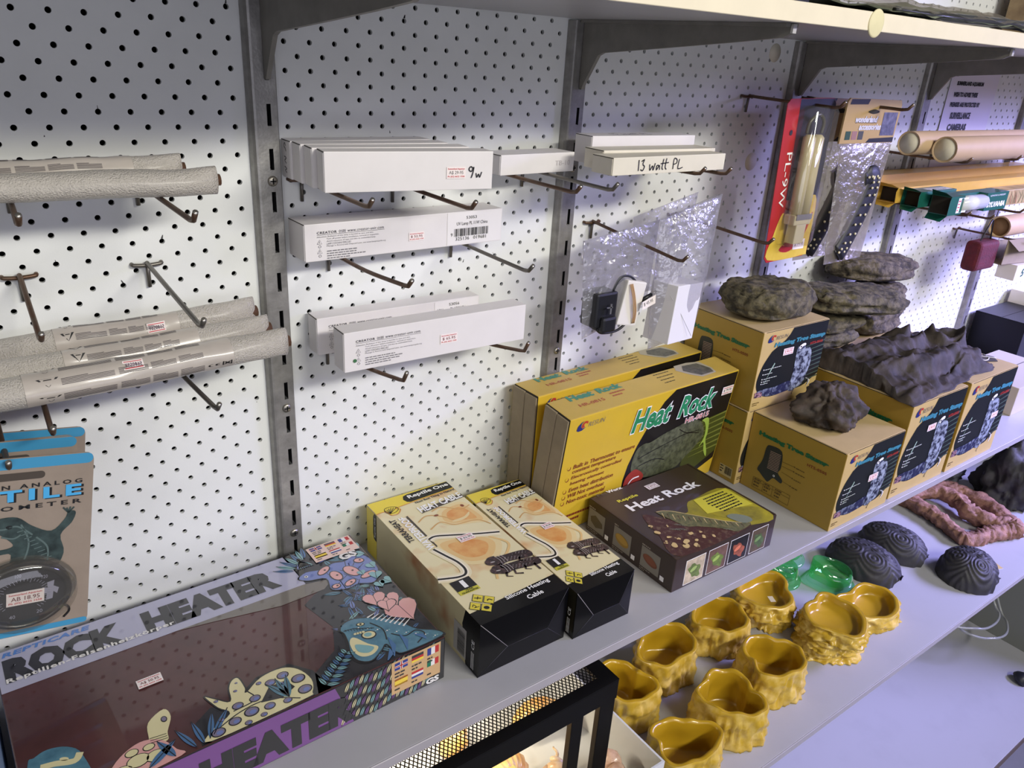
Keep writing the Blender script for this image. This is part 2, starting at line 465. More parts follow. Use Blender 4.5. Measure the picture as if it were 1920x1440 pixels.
# ---------------------------------------------------------------- big flat heater carton in shrink film
COATK = dict(coat=1.0, coat_rough=.04)
rk_red = mat('dark_red_rock_print', (84, 44, 44), .5, var=.45, vscale=14, **COATK)
rk_grey = mat('grey_rock_print', (112, 106, 98), .5, **COATK)
rk_band = mat('lavender_band_print', (168, 168, 190), .5, **COATK)
rk_black = mat('glossy_black_print', (24, 24, 28), .45, **COATK)
rk_white = mat('glossy_white_print', (222, 220, 216), .5, **COATK)
rk_blue = mat('blue_lettering_print', (70, 120, 190), .5, **COATK)
rk_purple = mat('purple_band_print', (112, 66, 132), .45, **COATK)
rk_cream = mat('cream_gecko_print', (214, 206, 160), .5, **COATK)
rk_teal = mat('teal_iguana_print', (58, 100, 122), .5, col2=(92, 140, 158), vscale=60, **COATK)
rk_teal2 = mat('pale_teal_leaf_print', (122, 168, 172), .5, **COATK)
rk_pink = mat('pink_leaf_print', (214, 160, 156), .5, **COATK)
rk_spot = mat('grey_violet_spot_print', (120, 112, 136), .5, **COATK)
rk_leafb = mat('blue_leaf_print', (66, 106, 150), .5, **COATK)
rk_sky = mat('blue_lizard_print', (106, 122, 178), .5, **COATK)
rk_tan = mat('tan_flag_panel_print', (196, 160, 112), .5, **COATK)
rk_pk2 = mat('pale_pink_flag_panel_print', (222, 192, 178), .5, **COATK)
fl_red = mat('flag_red', (180, 50, 50), .5); fl_blue = mat('flag_blue', (50, 60, 130), .5); fl_gold = mat('flag_yellow', (226, 196, 70), .5); fl_green = mat('flag_green', (30, 110, 80), .5)

L, D, H = 14.18, 8.24, 2.07
t = thing('heater_carton', 'large flat shrink-wrapped carton with dark red top and spotted geckos', 'carton', (-3.7, -10.33, 0), (0,0,1.4))
mb = MB(); rbox(mb, L, D, H, .05, {'top': rk_red, 'front': rk_black, 'right': rk_black, 'left': rk_leafb, 'all': rk_black}); mb.build('carton_body', t)
top, fr, lf = box_faces(t, L, D, H)
# back band with title
top.rect('title_band', 0.03, 5.95, 11.0, 8.2, rk_band, 1)
top.poly('title_band', [(5.7,5.95),(10.9,5.95),(12.1,5.67),(11.5,5.2),(9.6,5.17),(7.1,5.7)], rk_grey, 2)
top.text('title_lettering', 'ROCK', .22, 6.35, 3.9, 1.35, rk_black, bold=.07, lay=3)
top.text('title_lettering', 'HEATER', 4.85, 6.35, 5.3, 1.35, rk_black, bold=.07, lay=3)
top.text('small_lettering#a', 'REPTICARE', .24, 7.82, 2.9, .26, rk_blue, bold=.04, shear=.2, lay=3, space=1.1)
top.text('small_lettering', 'Reptilien-Felsenheizkörper', .23, 6.3, 5.6, .3, rk_white, bold=.03, lay=5, space=1.15)
# dark jungle corner behind the animals
top.poly('jungle_background', [(10.4,4.7),(11.0,5.1),(12.2,5.6),(11.0,5.95),(10.9,8.2),(14.12,8.2),(14.12,.05),(8.9,.05),(9.2,1.0),(10.3,1.7),(10.8,2.9)], mat('dark_jungle_print', (22, 23, 30), .5, **COATK), 1)
top.poly('jungle_background', [(4.9,.05),(5.0,1.1),(5.6,1.5),(6.3,1.3),(7.4,2.0),(8.6,2.0),(9.2,1.2),(9.4,.05)], MATS['dark_jungle_print'], 1)
# blue lizard
bl = [(10.86,6.39),(11.3,6.66),(11.97,6.5),(12.55,6.64),(13.06,6.5),(13.6,6.7),(14.05,6.3),(14.05,5.22),(13.5,4.5),(12.85,4.75),(12.36,4.7),(11.75,5.0),(11.85,5.8),(11.18,6.05)]
top.blob('blue_lizard_drawing', bl, rk_sky, 3); top.outline('blue_lizard_drawing', bl, .05, rk_black, 3.5)
for u, v, a, b, r in ((12.0,6.35,.32,.16,30),(12.3,5.75,.2,.34,10),(12.0,5.1,.16,.12,0),(13.0,5.7,.24,.42,20),(12.6,5.0,.26,.14,20),(13.5,5.1,.35,.15,10),(13.6,6.2,.2,.14,-30)):
    top.ell('blue_lizard_drawing', u, v, a+.05, b+.05, rk_black, 4, r); top.ell('blue_lizard_drawing', u, v, a, b, rk_pink, 5, r); top.ell('blue_lizard_drawing', u+.05, v, .05, .05, rk_black, 6)
top.ell('blue_lizard_drawing', 11.2, 6.35, .08, .08, rk_white, 5); top.ell('blue_lizard_drawing', 11.2, 6.35, .04, .04, rk_black, 6)
# leaves top right
def leaf(f, part, u, v, l, w, rot, m, lay=3, vein=True):
    c, q = math.cos(math.radians(rot)), math.sin(math.radians(rot)); P = []
    for k in range(9):
        s = k/8; P.append((s*l, w*math.sin(PI*s**.8)))
    P += [(x, -y) for x, y in reversed(P[1:-1])]
    f.poly(part, [(u+x*c-y*q, v+x*q+y*c) for x, y in P], m, lay)
    if vein: f.line(part, [(u, v), (u+l*c, v+l*q)], .03, rk_black, lay+1)
def heart(f, part, u, v, r, rot, m, lay=3):
    c, q = math.cos(math.radians(rot)), math.sin(math.radians(rot)); P = []
    for k in range(20):
        a = 2*PI*k/20; x = .95*math.sin(a)**3; y = (13*math.cos(a)-5*math.cos(2*a)-2*math.cos(3*a)-math.cos(4*a))/16; P.append((x*r, y*r))
    f.poly(part, [(u+x*c-y*q, v+x*q+y*c) for x, y in P], m, lay)
    f.line(part, [(u-.5*r*q, v+.5*r*c), (u+r*q, v-r*c)], .025, rk_black, lay+.15)
for u, v, r, a in ((13.6,7.8,.3,40),(13.9,7.2,.3,20),(13.85,6.6,.24,60),(13.9,5.6,.26,10),(13.75,4.9,.3,-20),(13.95,4.3,.28,30),(13.6,4.25,.26,0),(13.3,5.35,.2,0)):
    heart(top, 'leaf_drawing#h', u, v, r, a, rk_teal2, 7)
for k in range(7): leaf(top, 'leaf_drawing#i', 10.95+.12*k, 7.0+.1*k, .9, .1, 150-12*k, rk_teal2 if k % 2 else rk_leafb, 4)
for k in range(8): leaf(top, 'leaf_drawing#i', 11.1+.1*k, 6.95, .8, .09, 60+10*k, rk_teal2 if k % 2 else rk_sky, 4)
for u, v, r, a in ((12.95,3.5,.5,-10),(13.45,3.1,.5,10),(13.6,2.3,.75,5),(13.2,2.9,.4,-20)):
    k_ = int(u*10) % 7; heart(top, 'leaf_drawing#p', u, v, r+.05, a, rk_black, 4+.4*k_); heart(top, 'leaf_drawing#p', u, v, r, a, rk_pink, 4.2+.4*k_)
# flag panel on top
top.rect('flag_panel', 11.95, 7.0, 14.05, 8.15, rk_pk2, 8)
rj = random.Random(21)
for k in range(120):
    u_ = rj.uniform(11.0, 13.6); v_ = rj.uniform(.15, 7.4)
    if (v_ > 4.4 and u_ < 12.0) or (v_ > 2.9 and u_ < 11.6): continue
    leaf(top, 'undergrowth_drawing', u_, v_, rj.uniform(.4,.85), rj.uniform(.06,.1), rj.uniform(20,160), (rk_leafb, rk_teal, rk_sky, rk_teal2)[k % 4], 1.4+.15*(k % 9))
# iguana
ig = [(11.05,2.72),(11.3,2.86),(11.7,2.86),(12.2,2.62),(12.6,2.35),(13.12,1.75),(13.5,1.0),(14.1,.5),(14.1,.12),(12.5,.12),(12.16,.36),(12.06,.9),(11.77,.7),(11.2,.42),(10.78,.7),(10.72,1.2),(10.9,1.8),(10.98,2.3),(10.92,2.5)]
top.blob('iguana_drawing', [(u+(.06 if u > 12 else -.07), v+(.06 if v > 1.4 else -.05)) for u, v in ig], rk_black, 3)
top.blob('iguana_drawing', ig, rk_teal, 4); top.outline('iguana_drawing', ig, .05, rk_black, 5)
for k in range(26): u_ = 11.6+.095*k; top.ell('iguana_drawing', u_, 2.3-.085*k+.12*math.sin(k*2.1), .035, .03, rk_teal2 if k % 3 else rk_white, 5.5)
top.curve('iguana_drawing', [(12.5,1.3),(12.9,.9),(13.4,.95),(13.6,.6),(13.1,.3)], .05, rk_black, 5.5); top.curve('iguana_drawing', [(12.1,2.3),(12.35,1.7),(12.2,1.1)], .05, rk_black, 5.5)
top.blob('iguana_drawing', [(10.95,1.75),(10.85,1.2),(11.0,.8),(11.4,.7),(11.75,.95),(11.5,1.3),(11.2,1.9)], rk_cream, 5)
top.blob('iguana_drawing', [(11.05,1.5),(11.0,1.1),(11.3,.85),(11.6,1.0),(11.35,1.3)], rk_teal2, 6)
top.ell('iguana_drawing', 11.75, 1.72, .3, .24, rk_black, 5, -20); top.ell('iguana_drawing', 11.75, 1.72, .25, .19, rk_cream, 6, -20); top.ell('iguana_drawing', 11.72, 1.74, .15, .12, rk_teal2, 7, -20)
for k in range(4): top.ell('iguana_drawing', 11.33+.1*k, 2.03-.02*k, .07, .06, rk_cream, 7)
top.line('iguana_drawing', [(11.02,2.42),(11.4,2.36),(11.8,2.12),(12.1,1.95)], .035, rk_black, 6)
for k in range(10): top.line('iguana_drawing', [(11.1+.1*k, 2.46-.045*k), (11.1+.1*k, 2.34-.045*k)], .02, rk_black, 6)
top.ell('iguana_drawing', 11.75, 2.42, .17, .1, rk_black, 6, -20); top.ell('iguana_drawing', 11.75, 2.42, .13, .075, rk_cream, 7, -20); top.ell('iguana_drawing', 11.75, 2.42, .05, .05, rk_black, 8)
for k in range(9): top.line('iguana_drawing', [(12.15+.12*k, 2.62-.15*k), (12.55+.13*k, 2.72-.13*k)], [.08, .015], rk_white, 6)
for (a, b) in (((12.3,1.2),(12.0,.15)), ((12.75,1.1),(12.6,.2)), ((12.05,.6),(11.7,.1)), ((13.2,.8),(13.5,.3))):
    top.line('iguana_drawing', [a, ((a[0]+b[0])/2+.1, (a[1]+b[1])/2), b], [.03, .2, .04], rk_leafb, 7)
# fern
for k in range(9):
    for sgn in (-1, 1): leaf(top, 'leaf_drawing#f', 9.3+.16*k, .25+.13*k, .5-.02*k, .075, 40+sgn*62, rk_leafb if k % 2 else rk_teal2, 5)
# spotted gecko
dg = [(5.2,.06),(5.3,.5),(6.05,.88),(5.8,1.35),(5.58,2.1),(5.9,1.75),(6.25,1.4),(6.4,2.0),(6.62,2.32),(6.86,2.3),(6.9,1.7),(6.85,1.5),(7.5,1.9),(8.3,1.93),(8.79,1.55),(9.0,.81),(8.78,.22),(8.4,.06)]
top.blob('spotted_gecko_drawing', dg, rk_cream, 3); top.outline('spotted_gecko_drawing', dg, .05, rk_black, 3.6)
for P_ in ([(5.3,.35),(6.4,.75),(7.4,.75),(8.3,.2)], [(6.9,1.5),(7.0,1.0),(6.2,.9)]): top.curve('spotted_gecko_drawing', P_, .045, rk_black, 3.7)
rr = random.Random(5)
for u, v, r in ((5.5,.3,.24),(6.1,.45,.22),(6.7,.55,.26),(7.3,.45,.2),(7.0,1.05,.2),(6.4,1.05,.2),(7.7,1.45,.2),(8.2,1.55,.22),(8.6,1.1,.26),(8.6,.5,.26),(7.9,.35,.16),(8.0,.95,.0),(7.35,1.65,.1),(6.55,1.75,.07),(6.7,2.1,.05),(5.85,1.65,.08),(8.0,1.2,.1),(5.75,.75,.1),(6.45,.15,.13),(7.0,.2,.12)):
    if r: top.ell('spotted_gecko_drawing', u, v, r, r*.82, rk_black, 4); top.ell('spotted_gecko_drawing', u, v, r*.82, r*.66, rk_spot, 5); top.ell('spotted_gecko_drawing', u+.03, v-.04, r*.45, r*.35, rk_sky, 6)
top.poly('spotted_gecko_drawing', [(7.1,.75),(7.6,1.3),(8.2,1.25),(8.35,.8),(7.8,.55)], rk_black, 4)
for a in (75, 95, 115): leaf(top, 'leaf_drawing#g', 8.0, .45, 1.1, .12, a, rk_teal, 6)
for u, v, a in ((5.2,.2,70),(5.0,.1,95),(4.75,.1,110),(5.35,.3,50)): leaf(top, 'leaf_drawing#t', u, v, 1.15, .1, a, rk_leafb, 4)
# turtle and frog
top.blob('turtle_drawing', [(4.3,2.3),(4.42,1.86),(4.16,1.27),(4.06,.91),(3.55,1.0),(3.59,1.31),(3.73,1.97)], rk_cream, 3)
top.ell('turtle_drawing', 4.2, 1.85, .1, .14, rk_black, 4); top.ell('turtle_drawing', 4.2, 1.85, .07, .1, rk_spot, 5)
for k in range(3): top.line('turtle_drawing', [(3.6,1.28-.1*k),(4.1,1.2-.1*k)], .025, rk_black, 4)
top.blob('turtle_drawing', [(2.0,.06),(2.4,.8),(2.92,1.2),(3.44,1.3),(3.93,1.0),(4.2,.4),(4.25,.06)], rk_pink, 4)
for u, v, r in ((2.6,.4,.3),(3.1,.6,.32),(3.6,.5,.28),(3.0,1.0,.18),(3.5,.95,.16)): top.ell('turtle_drawing', u, v, r+.03, r*.75+.03, rk_black, 5); top.ell('turtle_drawing', u, v, r, r*.75, rk_cream, 6)
leaf(top, 'leaf_drawing', 4.1, .1, 1.0, .14, 110, rk_leafb, 7); leaf(top, 'leaf_drawing', 3.3, .1, 1.2, .14, 35, rk_leafb, 7)
top.blob('frog_drawing', [(.1,.2),(.3,2.3),(.5,2.5),(.89,2.62),(1.42,2.4),(1.75,1.8),(1.75,.2)], rk_teal, 3)
top.ell('frog_drawing', 1.25, 1.95, .14, .07, rk_cream, 4, -35); top.curve('frog_drawing', [(.6,2.0),(1.0,1.9),(1.5,1.7),(1.7,1.95)], .22, rk_cream, 4)
price(top, 3.85, 3.62, .82, .45, 'A$ 50.95', part='price_sticker', lay=8)
# front side
fr.poly('purple_band', [(.05,.05),(10.2,.05),(9.5,2.02),(.05,2.02)], rk_purple, 1)
fr.text('front_lettering#a', 'ROCK', .3, .2, 3.6, 1.3, rk_black, bold=.07, lay=3)
fr.text('front_lettering', 'HEATER', 4.7, .2, 5.6, 1.3, rk_black, bold=.07, lay=3)
for row, v0_ in enumerate((.1, .6, 1.1, 1.6)):
    for k in range(20):
        u = 9.7+.19*k+.06*row; leaf(fr, 'fern_print', u, v0_+.1*math.sin(k*.7), .5, .06, 68, (rk_cream, rk_teal2, rk_purple)[(k+row) % 3], 2+(k % 3)*.4)
def flags(f, part, u0, v0, u1, v1, base, lay):
    f.rect(part, u0, v0, u1, v1, base, lay); w = (u1-u0); h = (v1-v0)
    def R(a, b, c, d, m, l=1): f.rect(part, u0+a*w, v0+b*h, u0+c*w, v0+d*h, m, lay+l)
    R(.06,.72,.32,.94, fl_blue); R(.06,.8,.32,.86, rk_white, 2); R(.165,.72,.215,.94, rk_white, 2); R(.06,.815,.32,.845, fl_red, 3); R(.18,.72,.2,.94, fl_red, 3)
    R(.40,.86,.64,.94, rk_black); R(.40,.79,.64,.86, fl_red); R(.40,.72,.64,.79, fl_gold)
    R(.72,.72,.80,.94, fl_blue); R(.80,.72,.88,.94, rk_white); R(.88,.72,.96,.94, fl_red)
    R(.06,.22,.32,.44, fl_gold); R(.06,.22,.32,.27, fl_red); R(.06,.39,.32,.44, fl_red)
    R(.40,.36,.64,.43, fl_red); R(.40,.29,.64,.36, rk_white); R(.40,.22,.64,.29, fl_blue)
    R(.72,.36,.80,.56, fl_green); R(.80,.36,.88,.56, rk_white); R(.88,.36,.96,.56, fl_red)
    for a in (.06, .4, .72):
        for b in (.6, .5, .1):
            f.greek(part, u0+a*w, v0+b*h, .26*w, 1, .1*h, rk_black, lay+2, seed=int(a*90+b*30))
flags(fr, 'flag_panel', 11.78, .42, 13.95, 2.0, rk_tan, 4)
flags(top, 'flag_panel', 11.95, 7.0, 14.05, 8.15, rk_pk2, 9)
fr.text('maker_mark', 'GS', 13.3, .1, .6, .28, rk_white, bold=.05, lay=6)
top.text('maker_mark', 'GS', 12.95, 6.55, .85, .5, rk_white, bold=.05, lay=7)
top.done(); fr.done()
# neighbouring carton at the very left
t = thing('blue_carton', 'blue edged carton at the left end of the main shelf', 'carton', (-10.4, -10.6, 0), (0,0,1))
mb = MB(); rbox(mb, 6.4, 8, 1.7, .05, {'all': mat('pale_blue_carton', (120, 140, 172), .5, col2=(70, 84, 124), vscale=8)}); mb.build('carton_body', t)
f = Face(t, (0,0,1.7), (1,0,0), (0,1,0)); f.greek('small_lettering', 5.2, 4.0, 1.0, 6, .3, M_INK, seed=9); f.done()

# ---------------------------------------------------------------- heat cable cartons
hc_cream = mat('cream_marbled_print', (222, 212, 170), .42, col2=(206, 142, 80), vscale=16, detail=3, thresh=(.54, .74), coat=.25)
hc_side = mat('cream_side_print', (206, 194, 150), .45, col2=(170, 108, 60), vscale=12, detail=3, thresh=(.56, .76), coat=.2)
hc_black = mat('black_gloss_carton', (6, 6, 10), .25, spec=.2, coat=.12, coat_rough=.12)
hc_yel = mat('yellow_band_print', (228, 206, 60), .42, coat=.25)
hc_or = mat('orange_outline_print', (206, 140, 60), .45)
hc_glow = mat('white_halo_print', (240, 232, 214), .5)
hc_gecko = mat('dark_gecko_print', (44, 34, 38), .45, col2=(84, 62, 62), vscale=300, thresh=(.5, .62))
hc_orange = mat('orange_lizard_print', (208, 138, 72), .45, col2=(222, 176, 110), vscale=60)

def cable_box(label, loc, yaw, L, D, H, prc):
    t = thing('heat_cable_carton', label, 'carton', loc, (0,0,yaw), 'heat cable cartons')
    mb = MB(); rbox(mb, L, D, H, .012, {'top': hc_cream, 'left': hc_side, 'right': hc_side, 'front': hc_black, 'back': hc_yel, 'all': hc_side}); mb.build('carton_body', t)
    # folded gift-wrap end: a fold line from each corner to a horizontal seam
    ff = MB()
    a, b, c, d = (0,0,H), (L,0,H), (L,0,0), (0,0,0); s = H*.40
    e, g = (.30*L,-.10,s), (.76*L,-.10,s)
    ff.add([a, b, g, e, c, d], [(0,3,2,1)], hc_black); ff.add([d, c, g, e], [(0,1,2,3)], hc_black)
    ff.add([a, d, e], [(0,1,2)], hc_black); ff.add([b, g, c], [(0,1,2)], hc_black)
    ff.build('folded_end', t)
    mw = mat('worn_fold_edge', (150, 146, 150), .6); w = MB()
    w.tube([a, e], .012, mw, 5); w.tube([(b[0],b[1],b[2]), g], .010, mat('black_fold_edge', (46, 44, 56), .4), 5); w.tube([e, g], .010, MATS['black_fold_edge'], 5); w.tube([e, d], .012, MATS['black_fold_edge'], 5); w.tube([g, c], .010, MATS['black_fold_edge'], 5)
    w.tube([(0,0,H), (0,.5,H-.01)], .01, mw, 5)
    w.build('fold_crease', t)
    sx, sy, sz = L/4.47, D/10.01, H/2.68
    top = Face(t, (0,0,H), (1,0,0), (0,1,0), su=sx, sv=sy)
    top.poly('yellow_band', [(0.02,9.0),(.5,9.02),(.62,8.6),(.95,8.58),(1.2,8.85),(1.28,9.08),(4.45,9.25),(4.45,9.98),(.02,9.98)], hc_yel, 1)
    top.curve('yellow_band', [(.02,8.98),(.48,8.98),(.62,8.56),(.95,8.54),(1.22,8.82),(1.3,9.05),(4.45,9.22)], .05, hc_or, 2)
    top.poly('brand_pill', [(1.72,9.5),(1.8,9.25),(1.95,9.16),(4.45,9.3),(4.45,9.95),(2.1,9.86),(1.85,9.78)], hc_black, 2)
    top.text('brand_lettering', 'Reptile One', 2.02, 9.36, 2.35, .38, M_WHITE, bold=.03, lay=4, slope=.05)
    top.text('slogan_lettering', 'Next Best Thing to Nature!', 2.1, 8.83, 2.33, .22, M_INK, bold=.02, lay=3, slope=.07)
    top.poly('title_shadow', [(1.9,7.98),(4.45,8.25),(4.48,8.6),(2.2,8.3)], mat('soft_title_shadow_print', (70, 62, 52), .5), 2)
    top.text('title_lettering', 'HEAT CABLE', 1.92, 8.02, 2.5, .52, M_WHITE, bold=.03, lay=4, slope=.1)
    # clam badge
    for k in range(6): top.line('clam_badge', [(.62,8.72),(.5+.12*k,9.16-abs(k-2.5)*.04)], .03, M_INK, 3)
    top.curve('clam_badge', [(.46,8.95),(.55,9.2),(.85,9.25),(1.1,9.12),(1.14,8.9),(.9,8.72),(.6,8.72),(.46,8.95)], .03, M_INK, 3)
    top.text('side_lettering', 'TERRAHEAT', .55, 8.2-2.05, 2.05, .3, M_INK, rot=90, bold=.03, lay=4)
    top.poly('title_shadow', [(1.14,5.25),(1.22,5.35),(1.22,8.15),(1.1,8.1)], MATS['soft_title_shadow_print'], 2)
    top.text('side_lettering', 'WATERPROOF', 1.1, 5.25, 2.9, .4, M_WHITE, rot=90, bold=.03, lay=4)
    # lizard face in orange
    def wash(P, lay=1):
        cx = sum(p[0] for p in P)/len(P); cy = sum(p[1] for p in P)/len(P)
        for k_, m_ in enumerate((mat('pale_apricot_wash', (224, 204, 152), .45), mat('apricot_wash', (220, 186, 126), .45), hc_orange)):
            q = (1.0, .8, .58)[k_]; top.blob('lizard_photo', [(cx+(a-cx)*q, cy+(b-cy)*q) for a, b in P], m_, lay+.3*k_)
    wash([(2.3,6.9),(2.6,7.7),(3.3,8.0),(4.1,7.95),(4.4,7.0),(4.4,5.9),(3.6,6.1),(2.7,6.4)])
    for P_ in ([(1.4,7.4),(2.0,7.7),(2.6,7.3),(3.0,6.6)], [(1.6,6.6),(2.3,6.9),(2.8,6.4),(3.9,6.2),(4.3,5.6)], [(2.4,7.9),(3.0,8.0),(3.7,7.4),(4.3,7.5)]): top.curve('lizard_photo', P_, .06, mat('ochre_contour_print', (204, 158, 96), .5), 1.9)
    top.blob('lizard_photo', [(2.85,6.72),(3.5,6.76),(3.95,7.0),(3.8,6.75),(3.4,6.56),(2.95,6.58)], mat('pale_apricot_wash', (224, 204, 152)), 2)
    top.ell('lizard_photo', 3.95, 7.62, .09, .12, mat('brown_eye_print', (130, 66, 40), .5), 2); top.ell('lizard_photo', 2.42, 7.5, .12, .08, MATS['brown_eye_print'], 2)
    wash([(1.1,5.6),(2.2,5.6),(3.5,5.1),(3.9,4.2),(3.0,3.2),(1.8,3.4),(1.2,4.4)])
    top.curve('lizard_photo', [(3.6,4.8),(4.1,4.0),(3.7,3.4),(2.6,2.6),(2.2,2.0)], .12, MATS['apricot_wash'], 1.95)
    # cable with halo
    cb = [(1.12,5.95),(1.5,6.02),(2.2,5.72),(3.2,5.25),(4.25,4.82)]; cb2 = [(.92,5.2),(1.15,4.5),(1.36,3.85),(1.38,3.3),(1.2,2.98),(.85,2.95),(.4,3.1),(-.0,3.26)]
    for c_ in (cb, cb2):
        top.curve('cable_halo', c_, .5, mat('soft_halo_print', (228, 218, 184), .5), 2.5); top.curve('cable_halo', c_, .26, hc_glow, 3); top.curve('cable_picture', c_, .11, M_INK, 4)
    # geckos
    for dx, dy in ((0,0), (-.12,-.62)):
        top.blob('gecko_photo', [(2.4+dx,3.15+dy),(2.6+dx,3.42+dy),(2.95+dx,3.42+dy),(3.1+dx,3.3+dy),(4.45,3.1+dy),(4.45,2.55+dy),(3.3+dx,2.75+dy),(2.9+dx,2.7+dy),(2.55+dx,2.9+dy)], hc_gecko, 3)
        top.ell('gecko_photo', 2.62+dx, 3.1+dy, .3, .24, hc_gecko, 3.5, -15); top.ell('gecko_photo', 2.66+dx, 3.06+dy, .11, .035, mat('grey_eye_glint', (186, 180, 180), .4), 5, -12)
        for k in range(3): top.curve('gecko_photo', [(2.95+.14*k+dx,3.36+dy),(3.02+.14*k+dx,3.05+dy),(2.98+.15*k+dx,2.78+dy)], .022, MATS['grey_eye_glint'], 5)
        for k in range(34): top.ell('gecko_photo', 3.2+1.15*((k*.37) % 1), 2.72+dy+.42*((k*.61) % 1), .018, .016, MATS['grey_eye_glint'], 5, n=6)
        for q_ in (2.9, 3.9): top.line('gecko_photo', [(q_+dx,2.8+dy),(q_-.12+dx,2.55+dy),(q_+.1+dx,2.42+dy)], [.12,.09,.05], hc_gecko, 3)
    top.line('gecko_photo', [(3.2,2.2),(3.1,1.9),(3.4,1.75)], .1, hc_gecko, 3); top.line('gecko_photo', [(4.2,2.1),(4.2,1.6)], .1, hc_gecko, 3)
    # guarantee badge and icons
    top.rect('guarantee_badge', .28, 2.12, 1.25, 2.8, M_INK, 3); top.rect('guarantee_badge', .28, 1.86, 1.25, 2.12, mat('lime_badge_print', (196, 190, 60), .5), 3)
    top.text('guarantee_badge', '1', .68, 2.2, .2, .5, M_WHITE, bold=.04, lay=5)
    top.text('guarantee_badge', 'YEAR', .6, 2.0, .4, .1, M_INK, bold=.02, lay=5); top.text('guarantee_badge', 'GUARANTEE', .38, 1.88, .8, .1, M_INK, bold=.02, lay=5)
    for k, (u, v) in enumerate(((.78,1.38),(1.13,1.07),(.42,1.02),(.77,.71))):
        cu, cv, r = u, v, .23
        P = [(cu, cv+r*1.45), (cu+r*1.45, cv), (cu, cv-r*1.45), (cu-r*1.45, cv)] if False else [(cu-.02,cv+.32),(cu+.3,cv+.02),(cu+.02,cv-.32),(cu-.3,cv-.02)]
        top.poly('animal_icon', [(cu+(a-cu)*1.0, b) for a, b in P], M_INK, 3); top.poly('animal_icon', [(cu+(a-cu)*.9, cv+(b-cv)*.9) for a, b in P], mat('icon_yellow_print', (216, 200, 70), .5), 4)
        if k == 0: top.line('animal_icon', [(cu-.12,cv+.08),(cu+.12,cv-.08)], .05, M_INK, 5); top.line('animal_icon', [(cu-.06,cv-.06),(cu+.06,cv+.08)], .03, M_INK, 5)
        elif k == 1: top.curve('animal_icon', [(cu-.1,cv-.02),(cu,cv+.03),(cu+.1,cv-.1)], .05, M_INK, 5)
        elif k == 2: top.curve('animal_icon', [(cu-.12,cv),(cu-.02,cv+.1),(cu+.02,cv-.05),(cu-.08,cv-.08),(cu+.14,cv-.1)], .03, M_INK, 5)
        else: top.ell('animal_icon', cu, cv, .12, .1, M_INK, 5, -40)
    # black end of the top with the product name
    top.poly('black_end_print', [(-.01,.75),(.5,.78),(1.25,.83),(4.48,1.03),(4.48,-.03),(-.01,-.03)], hc_black, 2)
    top.text('product_lettering', 'Silicone Heating', 1.75, .6, 2.28, .3, M_WHITE, bold=.02, lay=4, slope=.03)
    top.text('product_lettering', 'Cable', 2.55, .22, .8, .26, M_WHITE, bold=.02, lay=4, slope=.03)
    price(top, 2.25, 4.98, .8, .48, prc, lay=6, ink=M_INK)
    top.done()
    lf = Face(t, (0,D,0), (0,-1,0), (0,0,1), su=sy, sv=sz)
    lf.rect('yellow_band', .02, .05, 1.05, 2.64, hc_yel, 1)
    lf.poly('brand_pill', [(.78,1.2),(1.05,1.15),(1.05,2.64),(.85,2.64),(.72,2.45),(.7,1.5)], hc_black, 2); lf.text('brand_pill', 'Reptile One', 1.0, 1.35, 1.1, .14, M_WHITE, rot=90, bold=.02, lay=4)
    lf.poly('black_end_print', [(8.75,1.88),(8.95,2.69),(10.03,2.69),(10.03,-.0),(9.1,-.0)], hc_black, 1)
    lf.rect('barcode_label', 8.15, .22, 9.1, 1.7, mat('grey_label_print', (176, 172, 166), .6), 2); lf.barcode('barcode_label', 8.45, .3, 9.0, 1.5, M_INK, 3, 4, True)
    for k in range(3): lf.rect('side_print', 9.5+.08*k, .15, 9.53+.08*k, 1.0, M_WHITE, 3)
    lf.text('side_print', 'CE', 9.7, 1.15, .45, .2, M_WHITE, rot=90, bold=.01, lay=3)
    lf.done()
    return t
cable_box('wider cream and black heat cable carton next to the flat heater carton', (11.6, -10.72, 0), -.3, 4.47, 10.01, 2.68, '$ 62.95')
cable_box('narrower cream and black heat cable carton beside the brown carton', (16.32, -11.05, 0), -1.1, 3.27, 8.95, 2.44, '$ 45.95')

# ---------------------------------------------------------------- brown heat rock carton
pw_br = mat('dark_brown_carton', (52, 38, 32), .42, coat=.2)
pw_top = mat('dark_brown_top_print', (62, 48, 34), .42, coat=.2)
pw_yel = mat('yellow_glow_print', (190, 176, 44), .45, col2=(120, 112, 40), vscale=30)
pw_yel2 = mat('bright_yellow_panel_print', (204, 196, 64), .45)
pw_liz = mat('bark_lizard_print', (74, 80, 52), .45, col2=(120, 116, 78), vscale=180)
pw_bark = mat('red_bark_print', (72, 40, 34), .45, col2=(112, 92, 70), vscale=160, thresh=(.5,.75))
pw_spot = mat('pale_lichen_print', (206, 182, 128), .45)
L, D, H = 7.53, 6.22, 1.92
t = thing('heat_rock_carton', 'dark brown flat carton with a lizard on bark lying in front of the yellow cartons', 'carton', (22.37, -11.15, 0), (0,0,-.3))
mb = MB(); rbox(mb, L, D, H, .05, {'all': pw_br, 'top': pw_top}); mb.build('carton_body', t)
MB().box((.02,.2,H), (.14,D-.05,H+.02), pw_br).build('lid_flap', t); MB().box((L-.14,.05,H), (L-.02,D-.05,H+.02), pw_br).build('lid_flap', t)
top, fr, lf = box_faces(t, L, D, H)
top.blob('lizard_scene', [(3.2,2.5),(3.6,2.6),(4.2,3.2),(4.8,3.3),(7.3,3.2),(7.3,.06),(5.6,.06),(4.4,.9)], mat('olive_glow_print', (112, 106, 42), .45, col2=(176, 164, 40), vscale=20), 1)
